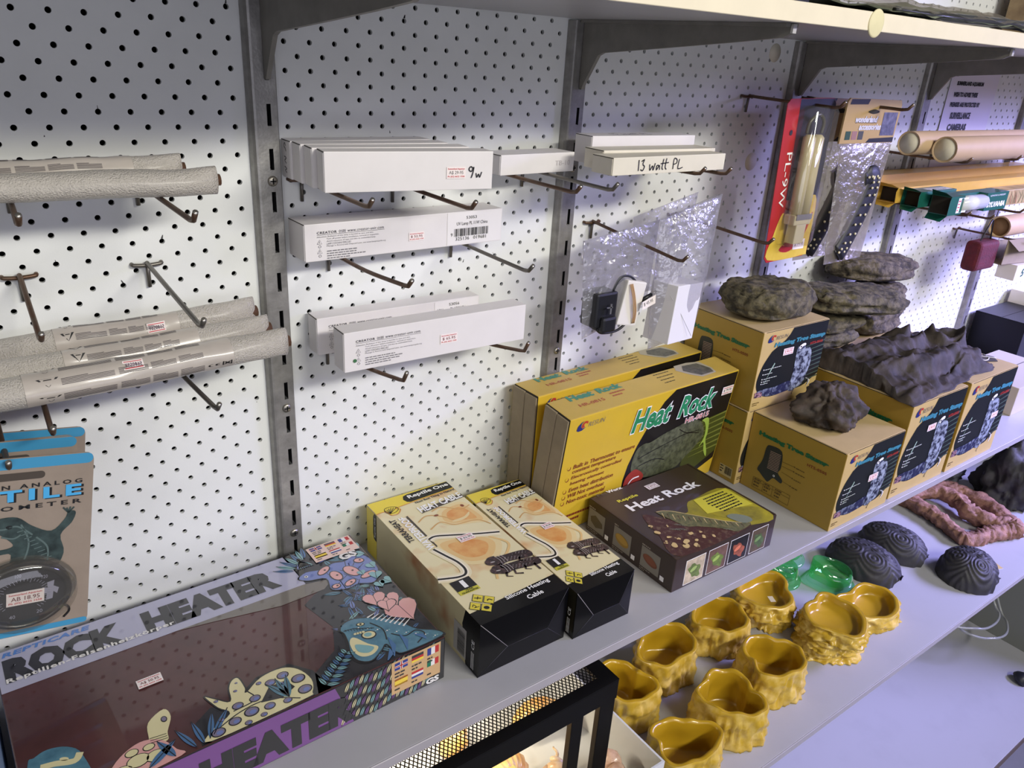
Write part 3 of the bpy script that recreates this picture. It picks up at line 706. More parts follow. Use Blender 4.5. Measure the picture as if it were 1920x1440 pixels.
top.blob('lizard_scene', [(1.3,3.6),(2.2,2.6),(3.4,1.6),(4.4,.9),(5.5,.06),(.4,.06),(.75,1.9)], pw_bark, 2)
top.poly('text_panel', [(4.72,3.25),(7.22,3.2),(7.25,1.32),(4.35,1.95)], pw_yel2, 3)
top.blob('lizard_scene', [(4.6,1.9),(6.9,1.3),(7.3,.4),(6.0,.1),(5.4,.5)], pw_yel, 2)
top.greek('text_panel', 5.0, 2.95, 2.1, 7, .22, M_INK, 4, seed=4, center=True)
top.blob('lizard_photo', [(2.1,3.4),(2.5,3.3),(3.0,3.05),(3.6,2.2),(4.6,1.0),(5.2,.55),(5.6,.2),(5.2,.06),(4.4,.06),(4.0,.6),(3.0,1.4),(2.5,1.7),(2.25,2.6)], pw_liz, 4)
for k in range(16): top.line('lizard_photo', [(2.3+.19*k,3.2-.185*k),(2.05+.2*k,2.75-.175*k)], [.05,.02], pw_bark if k % 2 else pw_spot, 4.6)
top.curve('lizard_photo', [(2.1,3.42),(2.7,3.2),(3.6,2.22),(4.6,1.02),(5.5,.3)], .04, pw_spot, 4.7)
top.blob('lizard_photo', [(5.0,1.2),(5.5,1.25),(6.0,.7),(5.9,.3),(5.3,.4)], mat('grey_lizard_head_print', (120, 128, 110), .45), 5)
for u, v in ((2.4,1.9),(2.2,1.6),(1.9,1.75),(4.3,.35)):
    for k in range(5): top.line('lizard_photo', [(u,v),(u-.35+.1*k,v+.22-.1*k)], .03, MATS['grey_lizard_head_print'], 5)
rr = random.Random(8)
for u, v, r in ((.84,2.02,.2),(.77,.9,.24),(1.23,.45,.22),(1.7,.3,.16),(2.2,1.18,.16),(1.0,1.5,.13),(1.5,.8,.2),(1.3,1.2,.1),(2.0,.6,.16),(.55,1.25,.1),(2.6,.6,.12),(1.6,2.2,.08),(2.7,1.0,.1),(.9,2.6,.1),(3.0,.4,.12)):
    for k in range(3): top.ell('lichen_spot', u+rr.uniform(-.1,.1), v+rr.uniform(-.08,.08), r*rr.uniform(.5,.9), r*rr.uniform(.4,.7), pw_spot if k else mat('dim_lichen_print', (150, 128, 92), .5), 4+k, rr.uniform(0,90))
top.text('brand_lettering', 'Pet', .48, 6.05, .66, .24, mat('dim_brand_print', (96, 84, 74), .5), bold=.02); top.text('brand_lettering', 'Worx', 1.18, 6.05, 1.05, .24, M_WHITE, bold=.04)
top.text('product_lettering', 'Reptile', 1.06, 5.0, 1.4, .3, mat('lemon_lettering_print', (224, 220, 80), .5), bold=.02)
top.text('title_lettering', 'Heat Rock', 1.1, 4.08, 5.2, .66, M_WHITE, bold=.03, slope=-.0)
price(top, 3.38, 5.18, .82, .44, '$ 49.95', lay=5, red=False)
top.done()
pics = ((.77,2.15,((214,196,170),(120,140,76))), (2.38,3.8,((120,90,80),(122,146,66))), (4.0,5.42,((20,18,20),(172,92,66))), (5.68,6.95,((96,80,62),(84,110,60))))
for k, (a, b, (c1, c2)) in enumerate(pics):
    fr.rect('photo_inset', a, .12, b, 1.56, M_WHITE, 1); fr.rect('photo_inset', a+.03, .15, b-.03, 1.53, mat('inset_background_print_%d' % k, c1, .5, var=.5, vscale=90), 2)
    P = []
    for j in range(14):
        an = 2*PI*j/14; r = .40*(1+.16*math.sin(j*2.3+k)+.1*math.cos(j*1.1)); P.append(((a+b)/2+r*1.05*math.cos(an+.4)*(b-a)/1.4, .8+r*1.1*math.sin(an)))
    fr.blob('photo_inset', P, mat('inset_animal_print_%d' % k, c2, .5, col2=tuple(int(v*.6) for v in c2), vscale=120), 3)
    fr.ell('photo_inset', (a+b)/2-.1, .9, .25, .12, mat('inset_highlight_print_%d' % k, tuple(min(255, int(v*1.15)+14) for v in c2), .5), 4, 20)
fr.done()
for k, (a, b, c1) in enumerate(((D-6.13,D-4.88,(84,74,52)), (D-4.18,D-2.92,(150,120,50)), (D-2.18,D-.92,(110,64,44)))):
    lf.rect('option_picture', a, .3, b, 1.45, mat('grey_option_print', (128, 124, 114), .5), 1)
    c = (a+b)/2
    if k == 0: lf.poly('option_picture', [(c-.45,1.0),(c-.1,1.2),(c+.45,.95),(c+.5,.7),(c+.0,.5),(c-.4,.72)], mat('option_item_print_0', c1, .5), 2)
    else: lf.ell('option_picture', c, .86, .5, .3 if k == 1 else .24, mat('option_item_print_%d' % k, c1, .5), 2, -12); lf.ell('option_picture', c, .92, .44, .2, mat('option_light_print_%d' % k, tuple(int(v*1.15) for v in c1), .5), 3, -12)
    lf.rect('tick_box', b+.1, .26, b+.36, .52, M_WHITE, 1)
    lf.greek('option_caption', a, 1.5, .7, 1, .16, mat('grey_caption_print', (150, 142, 130), .5), 2, seed=k); lf.greek('option_caption', a, .2, .9, 2, .1, MATS['grey_caption_print'], 2, seed=k+5)
lf.done()

# ---------------------------------------------------------------- tall yellow heat rock cartons
hr_yel = mat('yellow_carton_print', (208, 174, 48), .38, coat=.15, var=.06, vscale=20)
hr_top = mat('yellow_carton_top_print', (200, 170, 84), .45, var=.08, vscale=30)
hr_blk = mat('black_panel_print', (20, 18, 20), .35, coat=.2)
hr_grn = mat('green_lettering_print', (36, 128, 84), .45)
hr_red = mat('brown_red_lettering_print', (124, 44, 30), .5)
hr_rock = mat('grey_rock_photo_print', (92, 96, 72), .5, col2=(52, 56, 40), vscale=110, detail=6, thresh=(.4,.65))
hr_mist = mat('green_mist_print', (66, 72, 24), .45)
hr_lime = mat('lime_gecko_print', (150, 176, 72), .5)
lg_red = mat('red_logo_print', (176, 48, 40), .5); lg_blue = mat('navy_logo_print', (30, 40, 110), .5); lg_grey = mat('silver_logo_print', (126, 118, 104), .5)
def maker_logo(f, u, v, s, lay=3):
    part = 'maker_logo'
    f.poly(part, [(u+s*a, v+s*b) for a, b in ((0,.0),(.08,.28),(.35,.5),(.62,.6),(.4,.42),(.36,.2),(.5,.06),(.85,.1),(.5,-.08),(.18,-.1))], lg_blue, lay)
    f.poly(part, [(u+s*a, v+s*b) for a, b in ((.42,.2),(.5,.4),(.72,.55),(.98,.5),(.98,.3),(.75,.42),(.62,.3),(.72,.14),(.5,.08))], lg_red, lay)
    f.text(part, 'RESUN', u+s*1.05, v+s*.05, s*1.6, s*.34, lg_grey, bold=.0, shear=.3, lay=lay, slope=.02)
def hr_box(label, loc, tilt, yaw, L, D, H):
    t = thing('tall_heat_rock_carton', label, 'carton', loc, (tilt,0,yaw), 'yellow heat rock cartons standing on edge')
    mb = MB(); rbox(mb, L-.06, D, H, .07, {'all': hr_yel, 'top': hr_top, 'left': m_cardD}, (.06,0,0)); mb.build('carton_body', t)
    # open left end: recessed raw-board flaps
    e = MB(); e.box((-.02,.08,.05), (.08,D*.5-.02,H-.12), m_card); e.build('end_flap', t)
    e = MB(); e.box((-.05,D*.5+.02,.05), (.08,D-.06,H-.08), m_card); e.build('end_flap', t)
    fr = Face(t, (0,0,0), (1,0,0), (0,0,1), su=L/13.6, sv=H/6.68); top = Face(t, (0,0,H), (1,0,0), (0,1,0), su=L/13.6)
    fr.poly('black_panel', [(7.98,6.62),(7.2,6.1),(6.35,5.0),(5.7,3.85),(5.3,2.78),(5.15,1.9),(5.2,1.2),(7.0,.5),(9.5,.3),(11.54,.43),(13.5,1.1),(13.5,6.62)], hr_blk, 1)
    fr.poly('black_panel', [(10.6,4.0),(13.5,4.2),(13.5,1.6),(11.8,.9),(10.2,1.4)], hr_mist, 2)
    for k in range(7): fr.line('black_panel', [(10.8,3.9-.35*k),(13.5,4.15-.36*k)], [.02,.12], mat('light_green_streak_print', (112, 118, 50), .5), 3)
    fr.blob('rock_photo', [(5.6,2.5),(5.7,3.55),(6.3,3.85),(6.79,3.8),(7.8,4.05),(8.91,4.22),(9.65,4.35),(10.4,4.3),(11.02,4.1),(11.52,3.61),(11.69,2.93),(10.9,2.2),(10.47,1.95),(9.84,1.49),(8.6,1.3),(7.72,1.45),(6.23,1.8)], hr_rock, 4)
    for P in ([(6.0,3.0),(7.2,3.2),(8.6,3.4),(10.0,3.55),(11.2,3.3)], [(9.2,4.0),(10.0,3.6),(11.0,3.5)], [(6.2,2.5),(7.5,2.6),(8.5,2.3)]): fr.curve('rock_photo', P, .05, hr_blk, 5)
    fr.blob('gecko_photo', [(11.2,4.1),(11.8,4.1),(12.1,3.13),(12.1,2.64),(12.55,1.75),(12.6,1.4),(12.2,1.9),(11.95,2.5),(11.6,2.3),(11.85,2.8),(11.8,3.4),(11.5,3.9)], hr_lime, 6)
    fr.blob('flower_photo', [(5.3,1.9),(5.7,2.3),(6.2,2.3),(6.9,1.7),(6.3,1.2),(5.4,1.1)], mat('red_flower_print', (150, 52, 42), .5), 5)
    fr.curve('flower_photo', [(5.5,1.2),(5.9,1.75),(6.5,1.8)], .08, M_WHITE, 6)
    for k, (a, s_, w) in enumerate(((4.85,'Heat',3.1), (8.65,'Rock',3.2))):
        fr.text('title_lettering', s_, a-.06, 4.72, w+.14, 1.42, M_WHITE, bold=.06, shear=.2, lay=7)
        fr.text('title_lettering', s_, a, 4.78, w, 1.3, hr_grn, bold=.035, shear=.2, lay=8)
    fr.text('model_lettering', 'HR-0815', 9.5, 4.27, 2.15, .36, M_WHITE, bold=.05, lay=7); fr.text('model_lettering', 'HR-0815', 9.52, 4.29, 2.1, .32, lg_red, bold=.0, lay=8)
    maker_logo(fr, .6, 6.0, .75, 3)
    for (v, s_, w, bul) in ((3.85,'Built in Thermostat to ensure',4.6,1),(3.52,'constant temperature',3.2,0),(3.2,'Electronically controlled',3.75,1),(2.86,'heating element',2.5,0),(2.5,'Even heat distribution',3.3,1),(2.15,'Will Not overheat',2.7,1),(1.8,'Non-toxic material',2.85,1)):
        fr.text('feature_list', s_, .9, v-.04, w, .24, hr_red, bold=.015, shear=.15, lay=3)
        if bul: fr.ell('feature_list', .62, v+.05, .12, .11, hr_red, 2); fr.ell('feature_list', .58, v+.09, .1, .09, hr_yel, 3)
    fr.greek('size_print', .9, .9, 2.2, 2, .3, hr_red, 3, seed=6)
    price(fr, 12.38, 5.36, 1.0, .5, '$ 79.95', lay=9, ink=M_INK)
    fr.done()
    top.text('top_lettering#a', 'Heat', 1.3, 1.38, 1.75, .5, mat('faded_green_print', (74, 140, 116), .5), bold=.05, lay=2); top.text('top_lettering#b', 'Rock', 3.4, 1.38, 1.75, .5, MATS['faded_green_print'], bold=.05, lay=2)
    top.text('top_lettering#c', 'HR-0815', 1.45, .75, 1.8, .26, mat('faded_red_print', (176, 96, 70), .5), bold=.02, lay=2)
    top.greek('top_lettering#d', 3.9, 1.1, 1.5, 2, .25, MATS['faded_red_print'], 2, seed=3)
    top.poly('heater_picture', [(9.6,1.5),(9.9,1.95),(11.0,1.95),(11.9,1.75),(12.1,.9),(11.9,.4),(10.6,.35),(10.1,.8)], mat('grey_picture_halo', (176, 168, 150), .5), 1)
    top.poly('heater_picture', [(10.0,1.3),(10.4,1.75),(11.6,1.65),(11.95,.9),(11.8,.5),(10.7,.5),(10.3,.9)], mat('dark_heater_picture', (70, 70, 68), .5, col2=(110, 108, 100), vscale=120), 2)
    top.greek('top_lettering#e', 7.8, 1.6, 1.5, 4, .3, M_INK, 2, fill=.2, seed=12)
    top.done()
    return t
hr_box('yellow heat rock carton leaning behind the brown carton', (20.1, -4.52, 0), 6.4, 1.6, 13.05, 1.86, 7.22)
hr_box('yellow heat rock carton standing against the pegboard wall', (20.2, -2.62, 0), .3, 2.4, 12.95, 1.95, 7.34)
# ================================================================ tree stump cartons
ts_tan = mat('tan_carton_print', (196, 170, 112), .5, var=.07, vscale=24)
ts_och = mat('ochre_side_print', (172, 140, 52), .5, var=.06, vscale=20)
ts_top = mat('tan_lid', (200, 176, 128), .5, var=.1, vscale=30)
ts_blk = mat('black_round_panel_print', (24, 28, 30), .4, coat=.15)
ts_strk = mat('dark_green_streak_print', (62, 78, 70), .5)
ts_blue = mat('teal_blue_lettering_print', (60, 130, 150), .5)
ts_stump = mat('blue_grey_stump_photo', (150, 160, 176), .5, col2=(26, 30, 52), vscale=110, detail=6, thresh=(.42,.58))
ts_stump2 = mat('navy_log_photo', (30, 34, 66), .5, col2=(150, 160, 180), vscale=90, detail=5, thresh=(.5,.75))
ts_dark = mat('dark_heater_drawing', (46, 50, 44), .5)
ts_fin = mat('pink_fin_print', (176, 150, 130), .5)
ts_line = mat('brown_diagram_line', (96, 74, 30), .6)

def stump_box(label, loc, yaw, L, D, H, prc, top_vis=True, sticker=(2.06, 3.18)):
    t = thing('tree_stump_carton', label, 'carton', loc, (0,0,yaw), 'heating tree stump cartons')
    mb = MB(); rbox(mb, L, D, H, .05, {'front': ts_tan, 'right': ts_och, 'left': ts_och, 'top': ts_top, 'all': ts_tan}); mb.build('carton_body', t)
    lid = MB(); lid.box((.05,.04,H), (L-.04,D-.03,H+.025), ts_top); lid.build('lid', t)
    s_ = MB(); s_.box((-.005,.1,H-.035), (.03,D-.1,H-.005), m_cardD); s_.box((.2,-.004,H-.03), (L-.1,.02,H-.008), m_cardD); s_.build('lid_seam', t)
    su, sv = L/6.07, H/4.87
    fr = Face(t, (0,0,0), (1,0,0), (0,0,1), su=su, sv=sv)
    fr.poly('black_panel', [(2.67,4.82),(2.44,4.46),(2.1,4.15)]+smooth_pts([(1.03,3.6),(.5,2.95),(.22,2.3),(.14,1.7),(.38,1.17),(1.04,.76),(1.96,.62),(3.28,.7),(4.57,.72),(5.3,1.0)], 3)+[(6.03,1.35),(6.03,4.82)], ts_blk, 1)
    for k in range(9): fr.line('black_panel', [(3.6+.1*k,3.3-.28*k),(6.03,3.55-.29*k)], [.02,.1], ts_strk, 2)
    maker_logo(fr, .45, 4.25, .68, 3)
    fr.text('title_lettering', 'Heating Tree Stump', 1.12, 3.76, 4.8, .36, ts_blue, bold=.07, shear=.15, lay=4)
    fr.text('model_lettering', 'HTS-0505', 4.6, 3.45, 1.2, .16, lg_red, bold=.02, lay=4)
    fr.blob('stump_photo', [(3.4,3.0),(3.45,3.5),(3.99,3.4),(4.75,3.2),(5.0,2.4),(4.95,1.9),(4.8,1.44),(4.6,.9),(4.1,.75),(3.7,.6),(3.3,.75),(3.4,1.4),(3.45,2.1)], ts_stump, 4)
    fr.ell('lizard_photo', 3.85, 3.5, .32, .14, M_WHITE, 6, 15); fr.ell('lizard_photo', 3.7, 3.47, .08, .05, M_INK, 7); fr.ell('lizard_photo', 3.95, 3.4, .2, .08, ts_stump2, 7, 15)
    fr.blob('log_photo', [(.3,1.15),(.9,1.25),(1.96,1.22),(3.2,1.35),(3.6,1.0),(3.28,.74),(1.96,.66),(.96,.8)], ts_stump2, 4)
    for k in range(4): fr.curve('root_claw', [(4.85,1.25),(5.1+.07*k,1.15-.05*k),(5.2-.02*k,.85-.06*k)], [.06]*13, M_WHITE if k % 2 else ts_stump2, 5)
    fr.curve('root_claw', [(3.9,.7),(3.75,.45),(3.8,.38)], .05, M_INK, 5)
    fr.curve('lizard_photo', [(.85,1.6),(1.2,2.3),(1.5,2.8)], [.03]*6+[.1]*7, mat('pale_green_gecko_print', (150, 176, 160), .5), 3)
    for k, v in enumerate((2.53,2.23,1.93,1.77,1.63)):
        fr.ell('feature_list', .58, v, .04, .04, M_WHITE, 4); fr.greek('feature_list', .7, v-.04, 2.0-.22*k, 1, .1, mat('dim_white_print', (190, 196, 190), .5), 4, seed=k)
    fr.poly('recycle_stamp', [(.18,.82),(.17,1.16),(.8,1.12),(.85,.78)], mat('pink_stamp_print', (170, 130, 136), .5, col2=(60,40,60), vscale=300, thresh=(.45,.55)), 5)
    fr.greek('size_print', .15, .42, .6, 2, .12, ts_line, 3, seed=2)
    u_, v_ = sticker
    fr_s = Face(t, (0,0,0), (1,0,0), (0,0,1)); price(fr_s, u_*su, v_*sv, .92, .42, prc, lay=9, ink=M_REDINK); fr_s.done()
    fr.done()
    q = D/6.15
    lf = Face(t, (0,D,0), (0,-1,0), (0,0,1), su=q, sv=sv); X = lambda u: 6.15-u
    lf.text('side_lettering', 'Heating Tree Stump', X(5.5), 3.58, 4.65, .36, mat('dark_green_lettering_print', (26, 104, 62), .5), bold=.075, lay=3)
    lf.text('side_model_lettering', 'HTS-0505', X(2.11), 3.18, 1.24, .17, hr_red, bold=.02, lay=3, space=1.1)
    lf.blob('heater_drawing', [(X(a), b) for a, b in ((4.83,3.09),(4.6,3.33),(3.8,3.28),(3.64,2.3),(3.76,1.9),(3.41,1.6),(3.43,1.36),(3.71,1.4),(4.01,1.43),(4.29,1.05),(4.5,1.1),(4.95,1.37),(5.15,1.55),(4.92,2.23))], ts_dark, 2)
    for k in range(12): lf.line('heater_fins', [(X(4.52),3.0-.1*k),(X(3.78),3.03-.1*k)], .035, ts_fin, 4)
    lf.ell('heater_drawing', X(3.98), 1.6, .07, .07, M_WHITE, 4); lf.ell('heater_drawing', X(3.98), 1.6, .035, .035, ts_dark, 5)
    for k, (a, b, c, d) in enumerate(((3.66,2.7,2.81,2.75),(3.60,2.43,2.80,2.45),(3.55,2.07,2.8,2.01),(3.39,1.54,2.82,1.49))):
        lf.line('diagram_line', [(X(a),b),(X(c),d)], .02, ts_line, 3); lf.ell('diagram_line', X(c), d, .04, .04, ts_line, 3)
        lf.greek('diagram_caption', X(c)+.1, d-.05, (.7,1.35,1.0,.6)[k], 1, .12, ts_line, 3, seed=k+2)
    for v in (.92,.72,.26): lf.line('data_table', [(X(5.28),v),(X(2.7),v)], .02, ts_line, 3)
    for u in (5.28,4.54,3.88,2.7): lf.line('data_table', [(X(u),.26),(X(u),.92)], .02, ts_line, 3)
    for k, u in enumerate((5.2,4.46,3.7)): lf.greek('data_table', X(u), .78, .5, 3, .2, ts_line, 3, seed=k+20)
    if not top_vis:
        lf.rect('barcode_label', X(1.35), .25, X(.3), .95, mat('cream_barcode_label', (196, 180, 130), .6), 2); lf.barcode('barcode_label', X(.9), .4, X(.35), .9, M_INK, 4, 3)
        lf.greek('barcode_label', X(1.3), .8, .35, 3, .18, M_INK, 4, seed=1)
    lf.done()
    return t
stump_box('tree stump carton at the shelf front carrying the small brown stump', (33.81,-12.08,0), .2, 5.87, 6.05, 4.81, '$ 84.95', sticker=(3.0,2.35))
stump_box('tree stump carton under the top carton, only its side visible', (33.3,-5.98,0), -.6, 6.0, 5.6, 4.82, '$ 84.95', top_vis=False)
stump_box('topmost tree stump carton of the pile with a flat rock on it', (33.40,-5.96,4.86), -1.2, 6.05, 5.6, 4.82, '$ 84.95')
stump_box('taller tree stump carton beside the front one, under the dark bark', (40.12,-11.95,0), -.7, 6.2, 6.9, 6.17, '$ 84.95', sticker=(2.3,3.15))
stump_box('rightmost tree stump carton at the far end of the row', (46.72,-12.04,0), .2, 6.45, 6.9, 6.2, '$ 84.95', sticker=(4.2,2.2))
# two more cartons behind, carrying the rock pile
t = thing('plain_tan_carton', 'plain tan carton at the wall under the pile of flat rocks', 'carton', (40.6,-4.85,0))
mb = MB(); rbox(mb, 12.9, 4.6, 6.1, .05, {'all': ts_och, 'top': ts_top}); mb.build('carton_body', t)
MB().box((.05,2.27,6.1), (12.85,2.3,6.115), m_cardD).build('lid_seam', t)

# ---------------------------------------------------------------- rocks
rk_a = mat('grey_green_resin_rock', (104, 96, 72), .85, col2=(46, 42, 31), vscale=75, detail=9, thresh=(.40,.62), bump=1.0, bscale=170)
rk_b = mat('grey_brown_resin_rock', (106, 96, 76), .85, col2=(50, 44, 34), vscale=75, detail=9, thresh=(.40,.62), bump=1.0, bscale=180)
rk_dk = mat('charcoal_brown_bark_resin', (66, 57, 50), .75, col2=(38, 33, 30), vscale=40, detail=8, thresh=(.35,.65), bump=.5, bscale=120)
rk_brn = mat('dark_brown_stump_resin', (78, 66, 55), .75, col2=(42, 36, 31), vscale=50, detail=8, thresh=(.35,.65), bump=.5, bscale=130)

def ico(sub):
    bm = bmesh.new(); bmesh.ops.create_icosphere(bm, subdivisions=sub, radius=1)
    bm.verts.index_update(); vs = [v.co.copy() for v in bm.verts]; fs = [tuple(v.index for v in f.verts) for f in bm.faces]; bm.free(); return vs, fs
ICO5 = ico(5); ICO4 = ico(4)

def slab(name, label, loc, size, rot, m, seed, layers=3.0, rough=.10, group=None, cat='rock'):
    """a flat slate-like rock: squared-off ellipsoid with a chipped outline and creased top"""
    a, b, h = size; vs = []; off = Vector((seed*3.7, seed*1.3, seed*2.1))
    for d in ICO5[0]:
        p = Vector((math.copysign(abs(d.x)**.75, d.x), math.copysign(abs(d.y)**.75, d.y), math.copysign(abs(d.z)**.55, d.z)))
        c = Vector((p.x, p.y, p.z*.5))
        n1 = noise.noise(c*1.2+off); n2 = .6*(noise.ridged_multi_fractal(c*2.2+off, .95, 2.15, 6, 1.0, 2.0)-1.1); cr = abs(noise.noise(Vector((p.x*2.4, p.y*4.2, p.z*2.5))+off))
        k = .93+.13*n1+rough*n2+.05*(1-abs(p.z))*math.sin(layers*p.z*2.2+n1*4)-.05*max(0, .12-cr)/.12
        q = Vector((p.x*k*a/2, p.y*k*b/2, p.z*h/2))
        if p.z > 0: q.z += h*.10*n1+h*.12*n2-h*.07*max(0, .14-cr)/.14
        vs.append(q)
    zmin = min(v.z for v in vs); zs = h/(max(v.z for v in vs)-zmin); vs = [(v.x, v.y, (v.z-zmin)*zs) for v in vs]
    mb = MB(); mb.add(vs, ICO5[1], m, True)
    return tag(mb.build(name, loc=loc, rot=tuple(math.radians(r) for r in rot)), label, cat, group)
G = 'flat heat rocks on the cartons'
slab('flat_rock', 'single flat grey rock resting on the topmost tree stump carton', (36.5,-3.6,9.7), (6.0,4.4,2.1), (0,0,-6), rk_a, 1, group=G)
slab('flat_rock', 'lowest flat rock of the pile by the wall', (44.0,-2.6,6.13), (6.6,3.4,1.3), (0,0,-10), rk_a, 2, group=G)
slab('flat_rock', 'second flat rock from the bottom of the pile, left side', (44.2,-3.0,7.46), (6.8,3.9,1.35), (0,0,-6), rk_a, 3, group=G)
slab('flat_rock', 'grey lumpy flat rock at the lower right of the pile', (50.9,-2.5,6.13), (6.2,3.9,2.0), (0,0,6), rk_b, 4, group=G)
slab('flat_rock', 'short flat rock poking out at the middle right of the pile', (51.2,-2.4,8.16), (5.6,3.6,1.5), (0,0,4), rk_b, 5, group=G)
slab('flat_rock', 'broad flat rock lying across the front of the pile', (44.9,-4.0,8.86), (9.0,4.6,1.75), (0,4,-13), rk_a, 6, group=G)
slab('flat_rock', 'topmost flat rock of the pile under the hanging bag', (50.1,-2.1,9.9), (8.6,3.9,1.85), (0,4,-8), rk_b, 7, group=G)

def stump_chunk(name, label, loc, size, rot, m, seed, ridge=1.0, cat='rock'):
    """craggy upright stump fragment with vertical grooves and hollows"""
    a, b, h = size; vs = []; off = Vector((seed*2.9, seed*4.1, seed*1.7))
    for d in ICO5[0]:
        n1 = noise.noise(d*1.5+off); n2 = .9*noise.fractal(d*3.2+off, .9, 2.1, 5)+.4*(noise.ridged_multi_fractal(d*2.0+off, .95, 2.15, 5, 1.0, 2.0)-1.1)
        ang = math.atan2(d.y, d.x); gr = noise.noise(Vector((math.cos(ang)*4, math.sin(ang)*4, d.z*1.1))+off)
        k = 1+.34*n1+.2*n2-.16*ridge*abs(gr)
        taper = 1.0-.34*max(0, d.z)
        q = Vector((d.x*k*a/2*taper, d.y*k*b/2*taper, d.z*h/2*(1+.22*n1+.16*n2)))
        if d.z < -.45: q.z = -.45*h/2*1.0
        vs.append(q)
    zmin = min(v.z for v in vs); vs = [(v.x, v.y, v.z-zmin) for v in vs]
    mb = MB(); mb.add(vs, ICO5[1], m, True)
    return tag(mb.build(name, loc=loc, rot=tuple(math.radians(r) for r in rot)), label, cat)
stump_chunk('stump_ornament', 'small craggy brown stump ornament on the front carton', (36.7,-8.9,4.84), (4.3,3.9,3.1), (0,0,20), rk_brn, 2)

# large bark slab with a knot: a curved sheet of bark with ridges
def bark():
    nu, nv = 90, 60; vs = []; fs = []
    for j in range(nv+1):
        for i in range(nu+1):
            u = i/nu*2-1; v = j/nv*2-1
            edge = max(abs(u), abs(v)); n1 = noise.noise(Vector((u*2, v*2, 4))); n2 = noise.fractal(Vector((u*6, v*3, 1)), 1, 2, 5)
            x = u*5.7+(.5*n1+.25*n2)*(1 if edge > .7 else .4)-.6*v*v; y = v*3.55*(1-.15*u)+.35*noise.noise(Vector((u*3, v*3, 9)))
            z = 1.5*max(0, 1-abs(v)**2.2)*(1-.35*abs(u)**3)+.45*n1+.34*n2
            z += .28*math.sin(v*9+n1*4+u*2)*(1-edge**4)
            rg = abs(noise.noise(Vector((u*2.2+v*1.5, v*5, 3)))); z += .35*(.3-rg)
            k = (u-.62)**2/.035+(v+.1)**2/.09
            if k < 1.6: z += .38*math.exp(-((k-.75)**2)/.12)-.3*math.exp(-k*3)
            z = max(z, .12+.08*n2)
            if edge > .96: z = .03+.05*abs(n2)
            vs.append((x, y, z))
    w = nu+1
    for j in range(nv):
        for i in range(nu): fs.append((j*w+i, j*w+i+1, (j+1)*w+i+1, (j+1)*w+i))
    o = len(vs); vs += [(x, y, 0.0) for x, y, z in vs]
    fs.append(tuple(o+i for i in range(w))[::-1]) if False else None
    def q(a, b): fs.append((b, a, o+a, o+b))
    for i in range(nu): q(i, i+1); fs.append(((nv)*w+i, nv*w+i+1, o+nv*w+i+1, o+nv*w+i))
    for j in range(nv): fs.append((j*w, (j+1)*w, o+(j+1)*w, o+j*w)); q(j*w+nu, (j+1)*w+nu)
    mb = MB(); mb.add(vs, fs, rk_dk, True)
    return tag(mb.build('bark_hide', loc=(46.1,-8.2,6.23), rot=(0,0,math.radians(-2))), 'large dark bark hide with a knot lying across the two taller cartons', 'bark')
bark()
# hang tag tied to the bark
t = thing('hang_tag', 'small dark swing tag tied with white string beside the bark', 'tag', (52.2,-10.2,6.25), (0,0,-20))
MB().prism([(-.75,-.55),(.5,-.65),(.95,.1),(.55,.6),(-.6,.5)], 'z', .0, .03, mat('dark_tag_card', (52, 52, 58), .4, coat=.3)).build('tag_card', t)
sm = MB()
for P in ([(-1.3,.3,.25),(-.6,.5,.1),(.1,.2,.06),(.8,-.2,.05)], [(-1.3,.25,.2),(-.5,-.5,.08),(.3,-.1,.06),(.5,.55,.05)], [(-1.2,.2,.2),(-.7,.0,.3),(0,.4,.1)]):
    sm.tube(smooth_pts(P, 5), .035, mat('white_string', (214, 210, 214), .6), 6)
sm.build('string', t)

# ---------------------------------------------------------------- far right of the main shelf
t = thing('black_carton', 'glossy black carton standing against the wall at far right', 'carton', (73.4,-4.95,0), (0,0,0))
mb = MB(); rbox(mb, 6.4, 4.4, 3.7, .05, {'all': mat('black_carton_gloss', (9, 9, 12), .4, spec=.2)}); mb.build('carton_body', t)
MB().box((.03,.03,3.7), (6.35,2.1,3.73), MATS['black_carton_gloss']).box((.03,2.15,3.7), (6.35,4.3,3.73), MATS['black_carton_gloss']).build('lid', t)
t = thing('cream_carton', 'cream carton with yellow print behind the black carton', 'carton', (80.2,-5.4,0), (0,0,0))
mb = MB(); rbox(mb, 9, 5, 4.9, .06, {'all': mat('cream_carton_board', (216, 208, 182), .55, col2=(196, 188, 90), vscale=14, thresh=(.62,.7))}); mb.build('carton_body', t)
MB().box((.05,2.45,4.9), (8.9,2.5,4.92), m_cardD).build('lid_seam', t)
t = thing('pale_carton', 'pale low carton in front of the black carton at the right edge', 'carton', (60.4,-10.2,0), (0,0,0))
mb = MB(); rbox(mb, 8, 5, 2.3, .05, {'all': mat('pale_carton_board', (176, 168, 152), .55)}); mb.build('carton_body', t)
MB().box((.05,2.45,2.3), (7.9,2.5,2.32), m_cardD).build('lid_seam', t)
t = thing('flat_packet', 'flat white packet leaning at the foot of the wall behind the cartons', 'packet', (64.2,-1.6,0), (0,0,0))
mb = MB(); rbox(mb, 4.6, 1.3, 1.3, .08, {'all': mat('white_packet_paper', (218, 218, 214), .5)}); mb.build('packet_body', t)
f = Face(t, (0,0,1.3), (1,0,0), (0,1,0)); f.blob('plant_print', [(1.0,.3),(2.2,.2),(3.6,.5),(3.0,1.0),(1.6,.9)], mat('green_brown_plant_print', (120, 130, 90), .5, col2=(150,90,70), vscale=200), 1); f.done()
